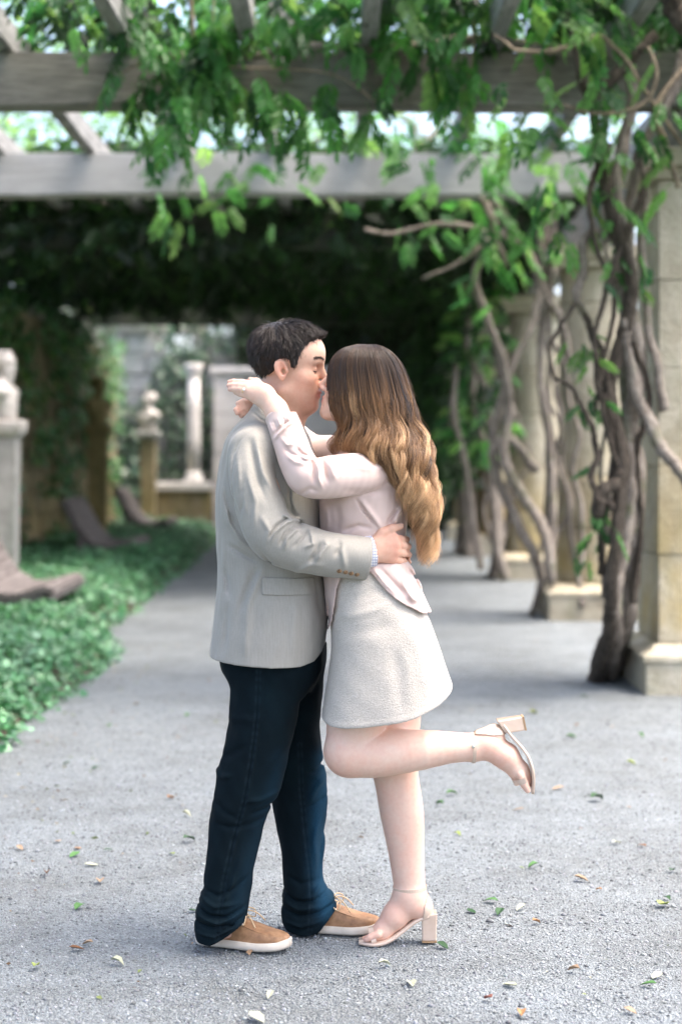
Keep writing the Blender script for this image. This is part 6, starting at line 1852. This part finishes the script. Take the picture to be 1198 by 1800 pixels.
# --- her hair
# levels: (py, left, right, near depth, far depth) of the whole mass
HL = np.array([(607, 628, 660, 4.875, 4.895), (612, 606, 675, 4.83, 4.94), (625, 590, 690, 4.805, 4.965), (645, 581, 703, 4.79, 4.98), (675, 579, 714, 4.782, 4.985), (705, 582, 722, 4.775, 4.985), (735, 592, 730, 4.765, 4.99),
               (762, 597, 738, 4.752, 5.0), (790, 606, 744, 4.735, 5.01), (820, 640, 750, 4.728, 5.01), (850, 668, 755, 4.735, 5.0), (880, 686, 758, 4.75, 4.99), (910, 698, 757, 4.772, 4.98), (935, 710, 754, 4.80, 4.97), (965, 728, 756, 4.84, 4.95)], float)
HLs = catmull(HL, 120)
def env(py):
    return [np.interp(py, HLs[:, 0], HLs[:, i]) for i in range(1, 5)]
def env_pt(py, th, k_):
    l, r, yn, yf = env(py)
    yc = (yn + yf) / 2
    cx = (l + r) / 2
    px = cx + (r - l) / 2 * np.cos(th) * k_
    Y = yc - (yf - yn) / 2 * np.sin(th) * k_
    return np.stack([PX(px, yc), Y, PZ(py, yc)], -1)
# underlying mass so that nothing shows through (kept inside the strands, open over the face)
hw = Sdf()
hwr = hw.rows([(PZ(r_[0] + 4, 4.89), PX(r_[1] + 9 + (10 if r_[0] > 660 else 0), 4.89), PX(r_[2] - 8, 4.89), r_[3] + .018, r_[4] - .018) for r_ in HL[1:12]], n=2.0)
def hwface(p, d):        # leave the face free on the side towards him
    q = (p - HTw.astype(np.float32)) @ HBw / HSw
    return np.maximum(d, np.minimum(q[:, 0] - .030 - np.clip(.10 - q[:, 2], 0, .02) * 0, .1 - q[:, 2] * 0 ))
hw.mod(hwface, HTw, .3)
hw.mod(lambda p, d: d + .004 * np.sin(p[:, 0] * 130 + 6 * np.sin(p[:, 2] * 20) + 40 * p[:, 1]), HTw, .6)
def hair_col(py):
    u_ = np.interp(py, [605, 660, 700, 745, 800, 870, 960], [.0, .04, .16, .34, .55, .8, .96])
    return u_
ROOT = np.array([.018, .0095, .006]); MIDC = np.array([.24, .118, .043]); TIP = np.array([.74, .48, .255])
def ombre(u_):
    u_ = np.asarray(u_)[..., None]
    return np.where(u_ < .5, ROOT + (MIDC - ROOT) * (u_ * 2), MIDC + (TIP - MIDC) * (u_ * 2 - 1))
solid('hair_mass', hw, (-.08, 4.74, 1.20), (.32, 5.04, 1.74), .0045, M_HAIRBASE, wom, lambda V: ombre(hair_col(800 - (V[:, 2] - CAM_H) * FOC / 4.89)) * .45)  # strand colours darkened to stand for shade inside the hair
rg = np.random.default_rng(12)
def lock(th0, k0, y0, y1, n, spread, amp, freq, ph, fwd=0.0, seed=0, tone=0.0, K=34):
    """one lock of hair: n strands from level y0 (root) down to y1, waving"""
    r2 = np.random.default_rng(seed)
    t = np.linspace(0, 1, K)
    py = y0 + (y1 - y0) * t
    S = np.empty((n, K, 3)); U = np.empty((n, K))
    dth = r2.normal(0, spread, n); dk = r2.normal(0, .05, n); dl = -np.abs(r2.normal(0, .11, n)) + .04; fz = r2.normal(0, 1, (n, 3)) * .0034
    jit = r2.normal(0, .16, n)
    for i in range(n):
        pyi = y0 + (y1 - y0) * t * (1 + dl[i])
        clump = 1 - .6 * t ** 1.2
        th = th0 + dth[i] * clump
        kk = np.clip(k0 + dk[i] * clump, .5, 1.06)
        p = env_pt(pyi, th, kk)
        w = np.clip((pyi - 690) / 90, 0, 1)
        wav = amp * w * (1 + .35 * t)
        pj = ph + jit[i]
        p[:, 0] += wav * np.sin(freq * (pyi - 690) / 100 + pj) * .9
        p[:, 1] += wav * np.cos(freq * (pyi - 690) / 100 + pj) * .8
        p[:, 0] -= fwd * np.clip((pyi - 740) / 60, 0, 1) ** 1.5
        p += fz[i] * (.2 + t)[:, None]
        S[i] = p; U[i] = np.clip(hair_col(pyi) + (tone + .09 * r2.normal()) * np.clip((pyi - 620) / 80, .25, 1), 0, 1)
    return S, U
SS, UU = [], []
nl_ = 0
for th0 in np.concatenate([np.linspace(-.15, 2.85, 58), np.linspace(3.5, 6.1, 22)]):
    near = th0 < 3.2
    for layer in range(3 if near else 1):
        k0 = (1.0, .93, .84)[layer] + rg.normal(0, .015)
        th = th0 + rg.normal(0, .05)
        c = math.cos(th)
        # strands by the face (c -> -1) end at the front curl, the others reach down her back
        y1 = np.interp(c, [-1, -.75, -.4, 0, .5, 1], [798, 815, 850, 905, 955, 965]) + rg.normal(0, 12)
        y0 = 607 + rg.uniform(0, 9)
        s_, u_ = lock(th, k0, y0, y1, 52 if near else 26, .05, rg.uniform(.012, .024), rg.uniform(5.2, 7.2), rg.uniform(0, 2.2) + 1.5 * th, seed=1000 + nl_, tone=rg.normal(0, .22) + (.05 if layer == 0 else -.12))
        SS.append(s_); UU.append(u_); nl_ += 1
# front curls beside the neck
for j in range(9):
    s_, u_ = lock(2.35 + .09 * j, 1.0, 612, 800 + rg.normal(0, 6), 50, .05, .019, 7.5, .5 * j, fwd=.024, seed=3000 + j, tone=.0)
    SS.append(s_); UU.append(u_)
# tail of long curls at the back
for j in range(9):
    s_, u_ = lock(rg.uniform(-.3, 1.5), rg.uniform(.8, 1.0), 640, 968 + rg.normal(0, 8), 40, .06, .014, 6.2, rg.uniform(0, 2), seed=4000 + j, tone=.12)
    SS.append(s_); UU.append(u_)
S = np.concatenate(SS); U = np.concatenate(UU)
hair('hair', S, .00052 * rg.uniform(.7, 1.3, len(S)), M_HAIR, wom, ombre(U) * rg.uniform(.8, 1.2, (len(S), 1, 1)))
# loose flyaway strands
fy = []
for j in range(480):
    s_, u_ = lock(rg.uniform(-.6, 2.9), rg.uniform(1.0, 1.2), 606, rg.uniform(640, 960), 1, .1, .012, rg.uniform(4, 8), rg.uniform(0, 6), seed=6000 + j)
    fy.append(s_ + rg.normal(0, .003, (1, 1, 3)) * np.linspace(0, 1, 34)[None, :, None])
fy = np.concatenate(fy)
hair('flyaway_hair', fy, .00036, M_HAIR, wom, ombre(np.clip(hair_col(800 - (fy[..., 2] - CAM_H) * FOC / 4.89) + .06, 0, 1)))
print('people done', round(time.time() - T0, 1))
